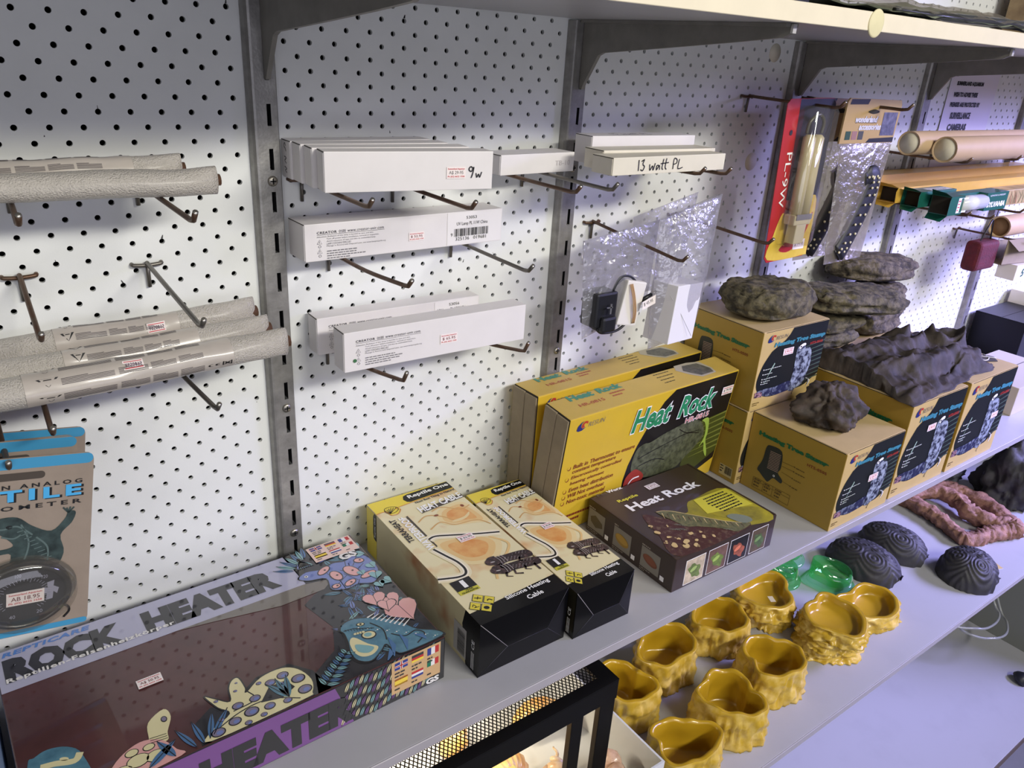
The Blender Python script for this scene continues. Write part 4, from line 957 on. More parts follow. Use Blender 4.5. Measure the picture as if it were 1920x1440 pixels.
# ================================================================ pegboard hooks
m_hook = mat('rusty_steel_wire', (104, 90, 78), .45, metal=.7, col2=(96, 66, 48), vscale=90)
m_hook2 = mat('dull_steel_wire', (112, 108, 102), .4, metal=.8)
m_tip = mat('bare_wire_end', (190, 186, 176), .3, metal=.9)
def hook(x, z, label, length=6.6, drift=0.0, drop=0.0, up=.32, m=None, legs=True, rise=.6, mid=0.0):
    """wire peg hook: cross bar in two holes, a leg against the board, a long prong with an upturned end"""
    m = m or m_hook
    t = thing('pegboard_hook', label, 'hook', (x, 0, z), group='wire hooks on the pegboard')
    b = MB(); b.tube(smooth_pts([(-.5,.2,.02),(-.5,-.08,.02),(-.42,-.15,0),(0,-.18,-.02),(.42,-.15,0),(.5,-.08,.02),(.5,.2,.02)], 4), .075, m, 8); b.build('cross_bar', t)
    if legs: l = MB(); l.tube([(0,-.16,0),(0,-.12,-.35),(0,-.1,-.85)], .075, m_hook2, 8); l.build('leg', t)
    p = MB(); n = length
    P = [(0,-.16,.06),(drift*.05,-.5,.04-.02),(drift*.5,-n*.5,drop*.5+mid),(drift,-n+.55,drop)]
    p.tube(smooth_pts(P, 5)+[(drift+.01,-n+.25,drop+up*.15),(drift+.02,-n,drop+up)], .085, m, 8); p.build('prong', t)
    e = MB(); e.tube([(drift+.02,-n,drop+up),(drift+.02,-n-.012,drop+up+.012)], .084, m_tip, 8); e.build('cut_end', t)
    return t
hook(-.55, 18.3, 'rusty hook holding the upper wrapped tubes, left one', 6.4, -.25)
hook(3.34, 18.32, 'rusty hook holding the upper wrapped tubes, right one', 7.5, 0)
hook(-.65, 15.32, 'rusty hook above the lower wrapped tubes, at the left edge', 4.3, 0, -1.0, m=m_hook)
hook(3.37, 15.33, 'rusty hook above the lower wrapped tubes, nearer the upright', 7.1, 0, -.3, m=m_hook2)
hook(-.8, 12.1, 'hook passing in front of the rear reptile thermometer cards', 6.3, -.15, 0)
hook(3.3, 12.05, 'hook sticking out below the lower wrapped tubes', 6.6, .4, -.1, m=m_hook2)
hook(9.38, 18.12, 'left hook under the four stacked white boxes', 6.3)
hook(13.41, 17.85, 'right hook under the four stacked white boxes', 6.5)
hook(10.4, 15.16, 'left hook under the long white barcode box', 7.2, .0, .28, mid=-.1)
hook(16.42, 15.15, 'right hook under the long white barcode box', 6.3, 0, -.05, m=m_hook2)
hook(10.2, 10.95, 'left bent hook under the two lowest white boxes', 5.6, .9, .1, up=.5, mid=-.12)
hook(16.0, 10.95, 'right bent hook under the two lowest white boxes', 5.0, 1.5, .0, up=.55, mid=-.12)
hook(18.31, 18.2, 'left hook under the small plain white box', 6.6)
hook(20.3, 18.2, 'right hook under the small plain white box', 6.6, m=m_hook2)
hook(25.9, 18.5, 'left hook under the handwritten white boxes', 6.3, 0, .1)
hook(27.6, 18.5, 'right hook under the handwritten white boxes', 6.4, 0, .05)
hook(25.04, 15.3, 'hook with the bag holding a black adaptor', 6.8, 0, -.55)
hook(31.3, 15.3, 'hook with the bag holding a white box', 6.6, .3, -.35)
hook(36.0, 21.65, 'hook carrying the red lamp blister pack', 6.4, -.3, -.1)
hook(41.6, 21.65, 'hook carrying the bags with bubble stones', 7.2, -.8, -.1)

# ================================================================ small white lamp cartons
wb = mat('white_lamp_carton', (226, 222, 222), .5, var=.04, vscale=40)
wb2 = mat('ivory_lamp_carton', (222, 216, 200), .5, var=.06, vscale=40)
m_gray = mat('grey_small_print', (74, 72, 76), .6)
m_grayl = mat('light_grey_small_print', (120, 118, 122), .6)
def lamp_box(label, loc, yaw, L, D, H, group, m=wb, flap=True, tilt=0):
    t = thing('lamp_carton', label, 'box', loc, (tilt,0,yaw), group)
    mb = MB(); rbox(mb, L, D, H, .025, {'all': m}); mb.build('carton_body', t)
    if flap:
        e = MB(); e.box((-.02,.05,.04), (.0,D-.05,H-.05), m); e.build('end_flap', t)
        s_ = MB(); s_.box((-.012,.02,H-.035), (.02,D-.02,H-.012), m_cardD); s_.build('flap_gap', t)
    return t, Face(t, (0,0,0), (1,0,0), (0,0,1)), Face(t, (0,0,H), (1,0,0), (0,1,0)), Face(t, (0,D,0), (0,-1,0), (0,0,1))
def creator(f, k, H):
    f.text('brand_lettering', 'CREATOR', .5, H*.725, .84, .1, m_gray, bold=.02, space=1.15)
    f.text('brand_lettering', '创朗', 1.42, H*.715, .3, .13, m_grayl)
    f.text('brand_lettering', 'www.creator-uvir.com', 1.8, H*.725, 1.62, .11, m_gray, space=1.1)
    f.line('brand_lettering', [(.5,H*.7),(3.45,H*.7)], .012, m_gray, 3)
    for i, s_ in enumerate(('Attention: Radiation of this lamp is harmful to eyes and skin.', 'Turn off power before installation, removal or inspection.', 'Avoid exposure of eyes and skin to unshielded lamp.', 'LAMP CONTAINS MERCURY', 'Manage in Accord with Disposal Laws. see www.lamprecycle.org')):
        w = (2.45, 2.3, 2.15, 1.05, 2.6)[i]; f.text('warning_print', s_, .5 if i == 0 else .9, H*.62-i*.095, w, .075, m_grayl)
    f.greek('warning_print', .9, H*.62-.56, 1.7, 4, .095, m_grayl, 3, .42, seed=k)
    for i in range(2):
        v = H*.5-.37*i-.06; f.line('warning_icon', [(.5,v),(.7,v),(.6,v+.17),(.5,v)], .014, m_grayl, 3); f.line('warning_icon', [(.6,v+.03),(.6,v+.11)], .014, m_grayl, 3)
        f.curve('warning_icon', [(.54,v-.1),(.6,v-.05),(.66,v-.1),(.6,v-.15),(.54,v-.1)], .014, m_grayl, 3)
def faint_price(f, u, v, txt, w=.75, h=.36):
    price(f, u, v, w, h, txt, lay=4)

# four stacked 9 W boxes, fanned to the right (front one first)
G9 = 'stacked nine watt lamp boxes'
ang = -9.5
for k in range(4):
    lb = ('front box of the four stacked white lamp boxes, marked 9W', 'second of the four stacked white lamp boxes from the front', 'third of the four stacked white lamp boxes from the front', 'rear box of the four stacked white lamp boxes against the wall')[k]
    y = (-3.95,-2.95,-1.95,-1.02)[k]
    yaw = (-8.5,-5.5,-3.2,-.5)[k]; L = (6.55,6.3,6.1,6.0)[k]
    t, f, tp, lf = lamp_box(lb, (8.72-.02*k, y, 18.28), yaw, L, .92, 1.42, G9)
    if k == 0:
        price(f, 4.62, .42, .78, .44, 'A$ 29-95', lay=4, ink=mat('grey_price_ink', (120, 116, 116), .7))
        f.curve('handwriting', [(5.72,.78),(5.62,.86),(5.54,.76),(5.64,.68),(5.74,.84),(5.7,.6),(5.64,.44)], .045, M_INK, 4); f.curve('handwriting', [(5.84,.62),(5.88,.46),(5.95,.58),(6.0,.46),(6.08,.66)], .04, M_INK, 4)
    if k == 3:
        lf.curve('handwriting', [(.5,1.2),(.4,1.3),(.32,1.18),(.44,1.1),(.52,1.0)], .04, M_INK, 4); lf.curve('handwriting', [(.3,.8),(.5,.75),(.34,.65),(.5,.55)], .035, M_INK, 4); lf.curve('handwriting', [(.3,.42),(.5,.36),(.36,.28),(.5,.2)], .035, M_INK, 4)
    f.done(); tp.done(); lf.done()
# 11 W box
t, f, tp, lf = lamp_box('long white lamp box with barcode label in the middle of the panel', (8.74,-1.8,15.24), 1.6, 9.47, 1.51, 1.47, 'long printed lamp boxes')
creator(f, 1, 1.47); faint_price(f, 4.6, .42, '$ 52.95')
f.rect('barcode_label', 6.52, .04, 9.42, 1.43, mat('white_gloss_label', (232, 229, 229), .35), 2)
f.text('barcode_label', '53053', 7.5, 1.14, .55, .13, M_INK, lay=4); f.text('barcode_label', 'UV Lamp PL 11W China', 7.0, .84, 1.65, .19, M_INK, lay=4)
f.barcode('barcode_label', 6.88, .4, 8.7, .74, M_INK, 4, 3); f.text('barcode_label', '9', 6.7, .42, .09, .15, M_INK, lay=4); f.text('barcode_label', '325136   019681', 6.95, .22, 1.65, .15, M_INK, lay=4)
f.done()
# 13 W boxes
t, f, tp, lf = lamp_box('rear long white lamp box of the lowest pair, half hidden', (9.35,-1.15,11.02), -.6, 8.0, .95, 1.62, 'long printed lamp boxes')
creator(f, 2, 1.62)
f.rect('barcode_label', 5.6, .04, 7.95, 1.58, MATS['white_gloss_label'], 2); f.text('barcode_label', '53056', 6.35, 1.34, .55, .13, M_INK, lay=4); f.text('barcode_label', 'UV Lamp PL 13W China', 5.75, 1.05, 1.65, .2, M_INK, lay=4); f.done()
t, f, tp, lf = lamp_box('front long white lamp box of the lowest pair', (9.52,-3.40,11.02), -.5, 8.9, .99, 1.68, 'long printed lamp boxes')
creator(f, 3, 1.68); faint_price(f, 4.4, .5, '$ 65.95', .85, .44); f.ell('green_ink_blot', .44, .46, .08, .08, mat('green_ink', (60, 110, 70), .6), 4); f.done()
# small plain box
t, f, tp, lf = lamp_box('small plain white box on two hooks left of the upright', (17.44,-2.31,18.29), 4.2, 4.38, 1.43, .86, None)
f.text('pencil_note', 'TB-10', 3.2, .3, .9, .22, mat('pale_pencil', (190, 184, 186), .7)); f.done()
# handwritten boxes
G13 = 'handwritten white lamp boxes'
def scrawl(f, u, v, s):
    part = 'handwriting'; m = M_INK; w = .05*s
    def C(*P): f.curve(part, [(u+a*s, v+b*s) for a, b in P], w, m, 4)
    C((0,.5),(.02,0)); C((.18,.42),(.35,.5),(.28,.3),(.4,.18),(.3,.0),(.16,.06))
    C((.75,.28),(.8,0),(.95,.2),(1.02,0),(1.12,.32)); C((1.4,.2),(1.25,.2),(1.25,.0),(1.42,.2),(1.46,0)); C((1.68,.5),(1.62,.1),(1.7,0)); C((1.88,.52),(1.84,.12),(1.94,0)); C((1.5,.28),(2.05,.32))
    C((2.4,0),(2.42,.48),(2.62,.44),(2.62,.28),(2.42,.22)); C((2.8,.46),(2.76,.02),(3.1,.06))
t, f, tp, lf = lamp_box('front ivory lamp box with black handwriting on its face', (20.75,-5.75,18.68), 1.2, 7.3, 1.3, .74, G13, wb2)
scrawl(f, 1.5, .16, .92); f.done()
t, f, tp, lf = lamp_box('middle ivory lamp box under the handwritten boxes', (21.4,-4.4,18.68), -2, 7.0, 1.3, .85, G13, wb2)
f.done()
t, f, tp, lf = lamp_box('rear white lamp box with handwriting along its top', (22.2,-2.7,18.68), -2.0, 6.6, 1.25, 1.25, G13, wb)
scrawl(tp, 1.5, .3, .8); f.text('small_print', 'AWAZY', 5.1, .5, .5, .12, m_gray); f.done(); tp.done()

# ================================================================ foam-wrapped lamp tubes
m_foam = mat('white_foam_wrap', (198, 192, 184), .35, bump=1.0, bscale=760, var=.12, vscale=200, coat=.25, coat_rough=.25)
m_sleeve = mat('grey_printed_sleeve', (186, 178, 170), .35, coat=.5, coat_rough=.15, var=.08, vscale=80)
m_slprint = mat('sleeve_grey_print', (84, 78, 80), .6)
def wrapped_tube(label, x0, x1, y, z0, z1, ry, rz, seed, sleeve=(.15,.72), prc=None, endflat=True, marks=True):
    t = thing('wrapped_lamp_tube', label, 'lamp tube', ((x0+x1)/2, y, (z0+z1)/2), group='foam wrapped lamp tubes')
    Lh = (x1-x0)/2; dz = (z1-z0)/2; n = 18; rnd = Vector((seed*5.1, 2, 1))
    def ax(s): return Vector((s*Lh, .1*math.sin(s*3+seed), s*dz+.05*noise.noise(Vector((s*3,0,0))+rnd)))
    def sect(s, a, h=0):
        k = 1+.07*noise.noise(Vector((s*9, math.cos(a)*1.5, math.sin(a)*1.5))+rnd)
        fl = 1.0
        if endflat and s > .8: fl = 1+.62*((s-.8)/.2)**1.5
        c = ax(s); r1 = ry*k+h; r2 = rz*k*1.0+h
        return c+Vector((0, math.cos(a)*r1*(2-fl), math.sin(a)*r2*(1+(fl-1)*.12)))
    vs = []; fs = []; m_ = 46
    for i in range(m_+1):
        s = i/m_*2-1
        for j in range(n): vs.append(sect(s, 2*PI*j/n))
    for i in range(m_):
        for j in range(n): fs.append((i*n+j, i*n+(j+1) % n, (i+1)*n+(j+1) % n, (i+1)*n+j))
    fs += [tuple(reversed(range(n))), tuple(m_*n+j for j in range(n))]
    mb = MB(); mb.add(vs, [f[::-1] for f in fs], m_foam, True); mb.build('foam_wrap', t)
    cap = MB(); cap.tube([ax(.9), ax(1.0)+Vector((.12,0,0))], min(ry, rz)*.45, mat('tube_end_metal', (120, 90, 70), .4, metal=.6), 10); cap.build('lamp_end', t)
    # printed sleeve wrapped on the front and top (angle 0 faces away, pi faces the room)
    f = Face(t, (0,0,0), (1,0,0), (0,0,1), fn=lambda u, v, h: sect(u, v, h+.012))
    a0, a1 = PI*.30, PI*1.28
    s0, s1 = sleeve
    sl = MB(); vs = []; k1, k2 = 40, 14
    for i in range(k1+1):
        for j in range(k2+1): vs.append(sect(s0+(s1-s0)*i/k1, a0+(a1-a0)*j/k2, .012))
    sl.add(vs, [(i*(k2+1)+j, (i+1)*(k2+1)+j, (i+1)*(k2+1)+j+1, i*(k2+1)+j+1) for i in range(k1) for j in range(k2)], m_sleeve, True)
    sl.build('printed_sleeve', t)
    if marks:
        w = s1-s0; cols = ((.16,.40),(.42,.56),(.575,.70),(.715,.84))
        for aa, rows in ((PI*1.2, 7), (PI*.86, 5), (PI*.56, 5)):
            for ci, (c0, c1) in enumerate(cols):
                rn = random.Random(ci+rows)
                for r in range(rows):
                    a = aa-r*.085; e = c1 if r < rows-1 else c0+(c1-c0)*.5
                    P = [(s0+w*(c0+(e-c0)*q/6), a) for q in range(7)]
                    f.line('sleeve_print', P, .042, m_slprint, 1)
            # warning triangle and marks
            S0 = s0+w*.06
            f.line('warning_triangle', [(S0,aa-.5),(S0+w*.085,aa-.5),(S0+w*.043,aa+.02),(S0,aa-.5)], .012, M_INK, 2)
            f.line('warning_triangle', [(S0+w*.025,aa-.4),(S0+w*.06,aa-.4)], .05, M_INK, 2)
        a = PI*1.12
        f.curve('certification_mark', [(s0+w*.885,a+.06),(s0+w*.868,a+.02),(s0+w*.866,a-.1),(s0+w*.885,a-.16)], .008, M_INK, 2); f.curve('certification_mark', [(s0+w*.925,a+.06),(s0+w*.905,a+.02),(s0+w*.904,a-.1),(s0+w*.925,a-.16)], .008, M_INK, 2); f.line('certification_mark', [(s0+w*.905,a-.04),(s0+w*.92,a-.04)], .03, M_INK, 2)
        f.line('disposal_mark', [(s0+w*.94,a+.12),(s0+w*.985,a+.12),(s0+w*.985,a-.24),(s0+w*.94,a-.24),(s0+w*.94,a+.12)], .006, M_INK, 2); f.line('disposal_mark', [(s0+w*.948,a+.06),(s0+w*.978,a-.18)], .012, M_INK, 2); f.line('disposal_mark', [(s0+w*.978,a+.06),(s0+w*.948,a-.18)], .012, M_INK, 2)
    if prc:
        pu, pa = prc; hw = .62/Lh
        f.poly('price_sticker', [(pu+hw*q/6, pa) for q in range(7)]+[(pu+hw*q/6, pa-.62) for q in range(6,-1,-1)], M_STICK, 3)
        for d in (.08, .52): f.line('price_sticker', [(pu+hw*(.06+.88*q/5), pa-d) for q in range(6)], .05, M_REDINK, 4)
        for c_, x in zip('A$50.95', range(7)):
            vs2, fs2 = text_mesh(c_, .02); f.mb('price_sticker').add([f.pt(pu+hw*(.1+.12*x+.1*px), pa-.42+.26*py, 4) for px, py in vs2], fs2, mat('mauve_price_ink', (110, 96, 110), .7))
    f.done()
    return t
wrapped_tube('rear printed lamp tube lying on the upper left hooks', -6.5, 4.35, -2.35, 18.85, 19.05, .5, .46, 1, (-.3,.72))
wrapped_tube('front foam wrapped lamp tube on the upper left hooks', -6.5, 5.1, -3.55, 18.83, 18.83, .62, .42, 2, (-.95,-.75), marks=False)
wrapped_tube('rear lamp tube of the lower three, against the wall', -7.0, 6.85, -.92, 12.7, 13.3, .5, .55, 3, (-.0,.58), (.42, PI*.95))
wrapped_tube('middle lamp tube of the lower three', -7.0, 6.9, -2.35, 12.62, 13.0, .5, .52, 4, (.0,.62), None)
wrapped_tube('front lamp tube of the lower three with a sticker', -7.0, 7.1, -3.78, 12.6, 12.9, .58, .5, 5, (-.2,.70), (.20, PI*.82))

# ================================================================ reptile thermometer cards
th_card = mat('crackled_tan_card', (150, 136, 124), .5, var=.12, vscale=40, bump=.15, bscale=120)
th_blue = mat('sky_blue_card_edge', (60, 142, 186), .5)
th_blue2 = mat('bright_blue_lettering', (72, 166, 222), .5)
th_liz = mat('dark_green_lizard_print', (28, 40, 42), .5, col2=(62, 80, 80), vscale=90)
th_dial = mat('black_dial_face', (24, 24, 34), .4)
m_blister = film('clear_blister', (225, 222, 215), .10, .05, .06)
def therm_card(label, loc, roll, yaw, full=True):
    w, h = 4.6, 6.15
    t = thing('thermometer_card', label, 'card', loc, (0,roll,yaw), 'hanging reptile thermometer cards')
    # card with a slotted hang hole, right-aligned at x=0, top at z=0
    mb = MB(); out = []
    for cx, cz, a0 in ((-.25,-.25,0), (-w+.25,-.25,90), (-w+.25,-h+.25,180), (-.25,-h+.25,270)):
        for k in range(5): a = math.radians(a0+22.5*k); out.append((cx+.25*math.cos(a), cz+.25*math.sin(a)))
    mb.prism(out, 'y', 0, .03, th_card); mb.build('card', t)
    f = Face(t, (-w,0,-h), (1,0,0), (0,0,1))
    f.rrect('blue_edge', .02, h-.36, w-.02, h-.02, .16, th_blue, 1); f.rrect('blue_edge#b', .02, .02, w-.02, .22, .1, th_blue, 1)
    f.rrect('hang_slot', 1.9, h-.72, 3.3, h-.48, .11, mat('dark_hang_slot', (70, 62, 56), .8), 2)
    f.text('card_lettering', 'PRECISION ANALOG', .35, h-1.0, 3.95, .14, M_INK, bold=.02, space=1.5)
    f.text('card_title', 'REPTILE', .32, h-1.44, 4.03, .38, M_INK, bold=.05, space=1.35, lay=3); f.text('card_title', 'REPTILE', .28, h-1.41, 4.0, .38, th_blue2, bold=.04, space=1.35, lay=4)
    f.text('card_lettering', 'THERMOMETER', .3, h-1.7, 4.0, .15, M_INK, bold=.02, space=1.5)
    if full:
        for i, s_ in enumerate(('Monitors temperature', 'inside your', 'terrarium. The', '', 'precision', 'instrument', '', 'Peel backing', 'from back of the', 'unit through', 'housing.', 'New', 'to')):
            if s_: f.text('card_small_print', s_, 1.35-.085*len(s_), h-2.05-.2*i, .085*len(s_)+.1, .13, M_INK)
        f.blob('lizard_photo', [(1.55,h-2.1),(2.1,h-1.93),(2.6,h-1.95),(3.0,h-2.3),(3.5,h-2.55),(3.85,h-2.2),(3.95,h-1.95),(4.15,h-2.0),(4.05,h-2.35),(3.75,h-2.75),(3.85,h-3.4),(3.5,h-4.1),(2.9,h-4.3),(2.0,h-4.25),(1.5,h-4.25),(1.55,h-3.5),(1.75,h-3.9),(2.2,h-3.9),(2.45,h-3.2),(2.0,h-3.15),(1.55,h-2.95),(1.6,h-2.85),(2.1,h-2.98),(2.5,h-2.9),(2.3,h-2.6),(2.0,h-2.35)], th_liz, 2)
        for P_ in ([(1.75,h-2.12),(2.2,h-2.3),(2.6,h-2.25),(3.0,h-2.6)], [(2.7,h-2.2),(2.9,h-2.8),(2.8,h-3.4),(2.5,h-4.0)], [(3.1,h-2.7),(3.4,h-3.1),(3.4,h-3.7)], [(2.2,h-2.55),(2.5,h-2.65),(2.7,h-2.55)]): f.curve('lizard_photo', P_, .05, mat('grey_green_highlight_print', (86, 104, 104), .5), 3)
        for k in range(9): f.line('lizard_photo', [(2.6+.09*k,h-2.45-.13*k),(2.8+.09*k,h-2.4-.13*k)], .03, MATS['grey_green_highlight_print'], 3)
        for k in range(4): f.line('lizard_photo', [(3.95,h-2.0),(3.8+.1*k,h-1.8-.02*(k % 2))], .05, th_liz, 2)
        f.ell('lizard_photo', 2.4, h-2.25, .09, .06, M_INK, 3)
        # dial in its blister
        cx, cz = 2.75, 1.6
        f.ell('dial_ring', cx, cz, 1.5, 1.2, mat('grey_dial_surround', (104, 98, 92), .5), 2, n=32)
        d = MB(); c = Vector((-w+cx, 0, -h+cz))
        R = [(1.32,0),(1.32,-.3),(1.25,-.38),(1.16,-.38),(1.12,-.28)]
        n = 36; vs = []; fs = []
        for r, y in R:
            for k in range(n): a = 2*PI*k/n; vs.append((c.x+r*math.cos(a), y, c.z+r*.86*math.sin(a)))
        for i in range(len(R)-1):
            for k in range(n): fs.append((i*n+k, i*n+(k+1) % n, (i+1)*n+(k+1) % n, (i+1)*n+k))
        d.add(vs, fs, mat('black_dial_rim', (38, 36, 38), .35, coat=.3), True); d.build('dial_rim', t)
        g = Face(t, (-w+cx,-.28,-h+cz), (1,0,0), (0,0,1))
        g.ell('dial_face', 0, 0, 1.13, .97, th_dial, 0, n=32)
        for k in range(34):
            a = math.radians(-50+k*8.2); r1 = .62 if k % 5 else .56
            g.line('dial_scale', [(math.cos(a)*r1, math.sin(a)*r1*.86), (math.cos(a)*.72, math.sin(a)*.72*.86)], .014, mat('pale_dial_print', (150, 150, 170), .6), 1)
        for k, s_ in enumerate(('20', '40', '60', '80', '100', '120')): a = math.radians(-60-k*50); g.text('dial_scale', s_, .86*math.cos(a)-.08, .74*math.sin(a)-.05, .16, .12, MATS['pale_dial_print'], lay=1)
        g.poly('gecko_emblem', [(.62,.35),(.82,.4),(.8,.2),(.95,.1),(.9,-.1),(.8,0),(.78,-.25),(.6,-.28),(.62,-.05),(.45,0),(.5,.2),(.64,.16)], MATS['pale_dial_print'], 1)
        price(g, -.45, -.28, 1.0, .46, 'AB 18.95', lay=3)
        g.done()
        b = MB(); vs = []; fs = []
        for i, (r, y) in enumerate(((1.5,-.02),(1.45,-.42),(1.3,-.55),(.6,-.58))):
            for k in range(n): a = 2*PI*k/n; vs.append((c.x+r*math.cos(a), y, c.z+r*.84*math.sin(a)))
        for i in range(3):
            for k in range(n): fs.append((i*n+k, i*n+(k+1) % n, (i+1)*n+(k+1) % n, (i+1)*n+k))
        fs.append(tuple(3*n+k for k in range(n))); b.add(vs, fs, m_blister, True); b.build('blister', t)
        wq = MB(); wq.tube(smooth_pts([(c.x+1.0,-.06,c.z-.7),(c.x+1.25,-.05,c.z-.8),(c.x+1.3,-.05,c.z-1.0),(c.x+1.15,-.05,c.z-1.2)], 4), .03, M_INK, 6); wq.build('probe_lead', t)
    f.done(); return t
therm_card('front thermometer card with round dial and dark lizard', (.04,-6.0,11.25), 10, 2)
therm_card('second thermometer card, just behind the front one', (-.22,-4.75,11.3), 9, 2, False)
therm_card('third thermometer card from the front', (-.22,-4.2,11.1), 8, 2, False)
therm_card('rearmost thermometer card on the hook', (.2,-3.2,10.85), 9, 2, False)
hook(-2.2, 11.4, 'hook at the left edge carrying the front thermometer card', 6.3, 0, -.1)
# ================================================================ bagged and carded goods
m_poly = film('clear_poly_bag', (226, 224, 234), .20, .15, .26, bump=1.0, bscale=90)
m_poly2 = film('clear_header_bag', (206, 196, 184), .22, .20, .28, bump=1.0, bscale=90)
def bag_sheet(name, parent, outline, y, thick, m, seed, nx=56, nz=56):
    """two crinkled film walls joined round the outline; outline is a quad BL BR TR TL in x,z"""
    (bl, br, tr, tl) = [Vector((p[0], 0, p[1])) for p in outline]
    vs = []; fs = []
    def P(u, v, side):
        a = bl.lerp(br, u); b = tl.lerp(tr, u); p = a.lerp(b, v)
        bulge = (max(0, math.sin(PI*u))**.6)*(max(0, math.sin(PI*min(1, v*1.02)))**.5)*(1-.45*v)
        cr = .7*noise.fractal(Vector((u*3.2+seed, v*3.6, side*3.0+seed)), 1, 2, 3)+.9*(.35-abs(noise.noise(Vector((u*5+v*3+seed, v*4-u*2, side*2.0)))))
        yy = y+side*(thick*bulge*(.8+.3*cr)+.006)+.22*cr*bulge
        return (p.x+.05*cr, yy, p.z)
    for side in (-1, 1):
        o = len(vs)
        for j in range(nz+1):
            for i in range(nx+1): vs.append(P(i/nx, j/nz, side))
        for j in range(nz):
            for i in range(nx):
                q = (o+j*(nx+1)+i, o+j*(nx+1)+i+1, o+(j+1)*(nx+1)+i+1, o+(j+1)*(nx+1)+i)
                fs.append(q if side < 0 else q[::-1])
    mb = MB(); mb.add(vs, fs, m, True); return mb.build(name, parent)

# bag with the black power adaptor
t = thing('adaptor_bag', 'clear bag holding a black plug adaptor with rubber-banded white leaflet', 'bag', (23.7,-4.0,11.0), group='clear bags on the middle hooks')
bag_sheet('plastic_bag', t, [(-2.15,-.35),(2.0,.8),(2.2,5.15),(-2.65,4.5)], 0, .55, m_poly, 1)
mb = MB(); mb.tube([(-2.6,-.02,4.52),(-2.62,-.05,4.3),(-2.6,-.02,3.4)], .06, m_poly, 8); mb.build('seal_edge', t)
m_plug = mat('black_plastic', (24, 25, 30), .4); m_leaf = mat('white_folded_leaflet', (220, 216, 210), .6)
ad = MB(); rbox(ad, 1.35, 1.1, 1.75, .12, {'all': m_plug}, (-1.85,-.5,.25)); rbox(ad, .9, .9, .8, .15, {'all': m_plug}, (-1.55,-.75,.05)); ad.build('plug_body', t)
pl = MB(); pl.box((-1.15,-.72,1.0), (-1.05,-.68,1.5), mat('steel_plug_pin', (180,180,184), .3, metal=.8)).box((-1.35,-.72,1.3), (-1.0,-.68,1.36), MATS['steel_plug_pin']); pl.build('rating_mark', t)
lf_ = MB(); rbox(lf_, 1.35, .8, 2.25, .08, {'all': m_leaf}, (-.5,-.55,.2)); o = lf_.build('leaflet', t); o.rotation_euler = (0, math.radians(12), 0)
cd = MB()
for P in ([(-.7,-.3,2.0),(-.3,-.3,2.6),(.4,-.3,2.55),(1.1,-.3,1.9),(1.3,-.3,1.3),(1.0,-.3,.6),(.3,-.3,.25)], [(-1.6,-.4,.2),(-1.2,-.4,-.05),(-.2,-.4,-.05),(.6,-.35,.4),(1.1,-.3,1.0)], [(-.5,-.2,2.2),(0,-.2,2.45),(.7,-.25,2.1),(1.2,-.3,1.5)]):
    cd.tube(smooth_pts(P, 6), .065, m_plug, 8)
cd.build('power_lead', t)
jk = MB(); jk.tube([(1.25,-.35,1.25),(1.55,-.4,1.4),(1.85,-.42,1.52)], [.1,.11,.09], m_plug, 8); jk.tube([(1.85,-.42,1.52),(2.15,-.45,1.66)], .05, MATS['steel_plug_pin'], 8); jk.build('jack_plug', t)
rb = MB()
for dx in (0, .08, .15): rb.tube(smooth_pts([(.1+dx,-.62,2.3),(.25+dx,-.72,1.7),(.45+dx,-.72,.9),(.55+dx,-.6,.25)], 4), .028, mat('tan_rubber_band', (184, 148, 108), .5), 6)
rb.build('rubber_band', t)
f = Face(t, (0,-.85,0), (1,0,0), (0,0,1)); f.poly('price_sticker', [(.9,.95),(1.75,1.2),(1.7,1.65),(.85,1.38)], M_STICK, 1); f.text('price_sticker', '$ 45.95', .98, 1.12, .62, .2, M_INK, rot=16, lay=2); f.done()
# bag with the white box
t = thing('white_box_bag', 'clear bag holding a plain white box, hanging over the yellow carton', 'bag', (27.2,-4.6,9.7), group='clear bags on the middle hooks')
bag_sheet('plastic_bag', t, [(-1.6,-.1),(1.75,.4),(2.35,7.6),(-1.9,6.6)], 0, 1.1, m_poly, 5)
mb = MB(); rbox(mb, 2.5, 1.5, 3.0, .03, {'all': mat('white_inner_box', (228, 226, 228), .5)}, (-1.55,-.75,.35)); bx = mb.build('inner_box', t); bx.rotation_euler = (0, math.radians(5), math.radians(12))
f = Face(t, (1.02,-.35,.5), (.2,1,0), (0,0,1)); f.barcode('barcode_label', .3, .5, .7, 1.6, M_INK, 1, 3, True); f.done()
fo = MB(); fo.tube([(-1.4,-.85,3.0),(-.5,-.86,2.0),(.6,-.86,.6)], .012, mat('grey_fold_line', (176,174,178), .6), 5); fo.build('box_flap_line', t)
mb = MB(); mb.add([(-1.9,.0,6.6),(2.35,.05,7.6),(2.4,.4,7.5),(-.6,.6,6.2)], [(0,1,2,3)], m_poly); mb.build('folded_bag_top', t)
# a third, empty-looking bag behind
t = thing('rear_clear_bag', 'nearly empty clear bag hanging behind the bag with the white box', 'bag', (27.4,-2.9,12.5), group='clear bags on the middle hooks')
bag_sheet('plastic_bag', t, [(-1.6,-.5),(1.9,-.2),(2.3,4.6),(-2.2,3.6)], 0, .3, m_poly, 9)

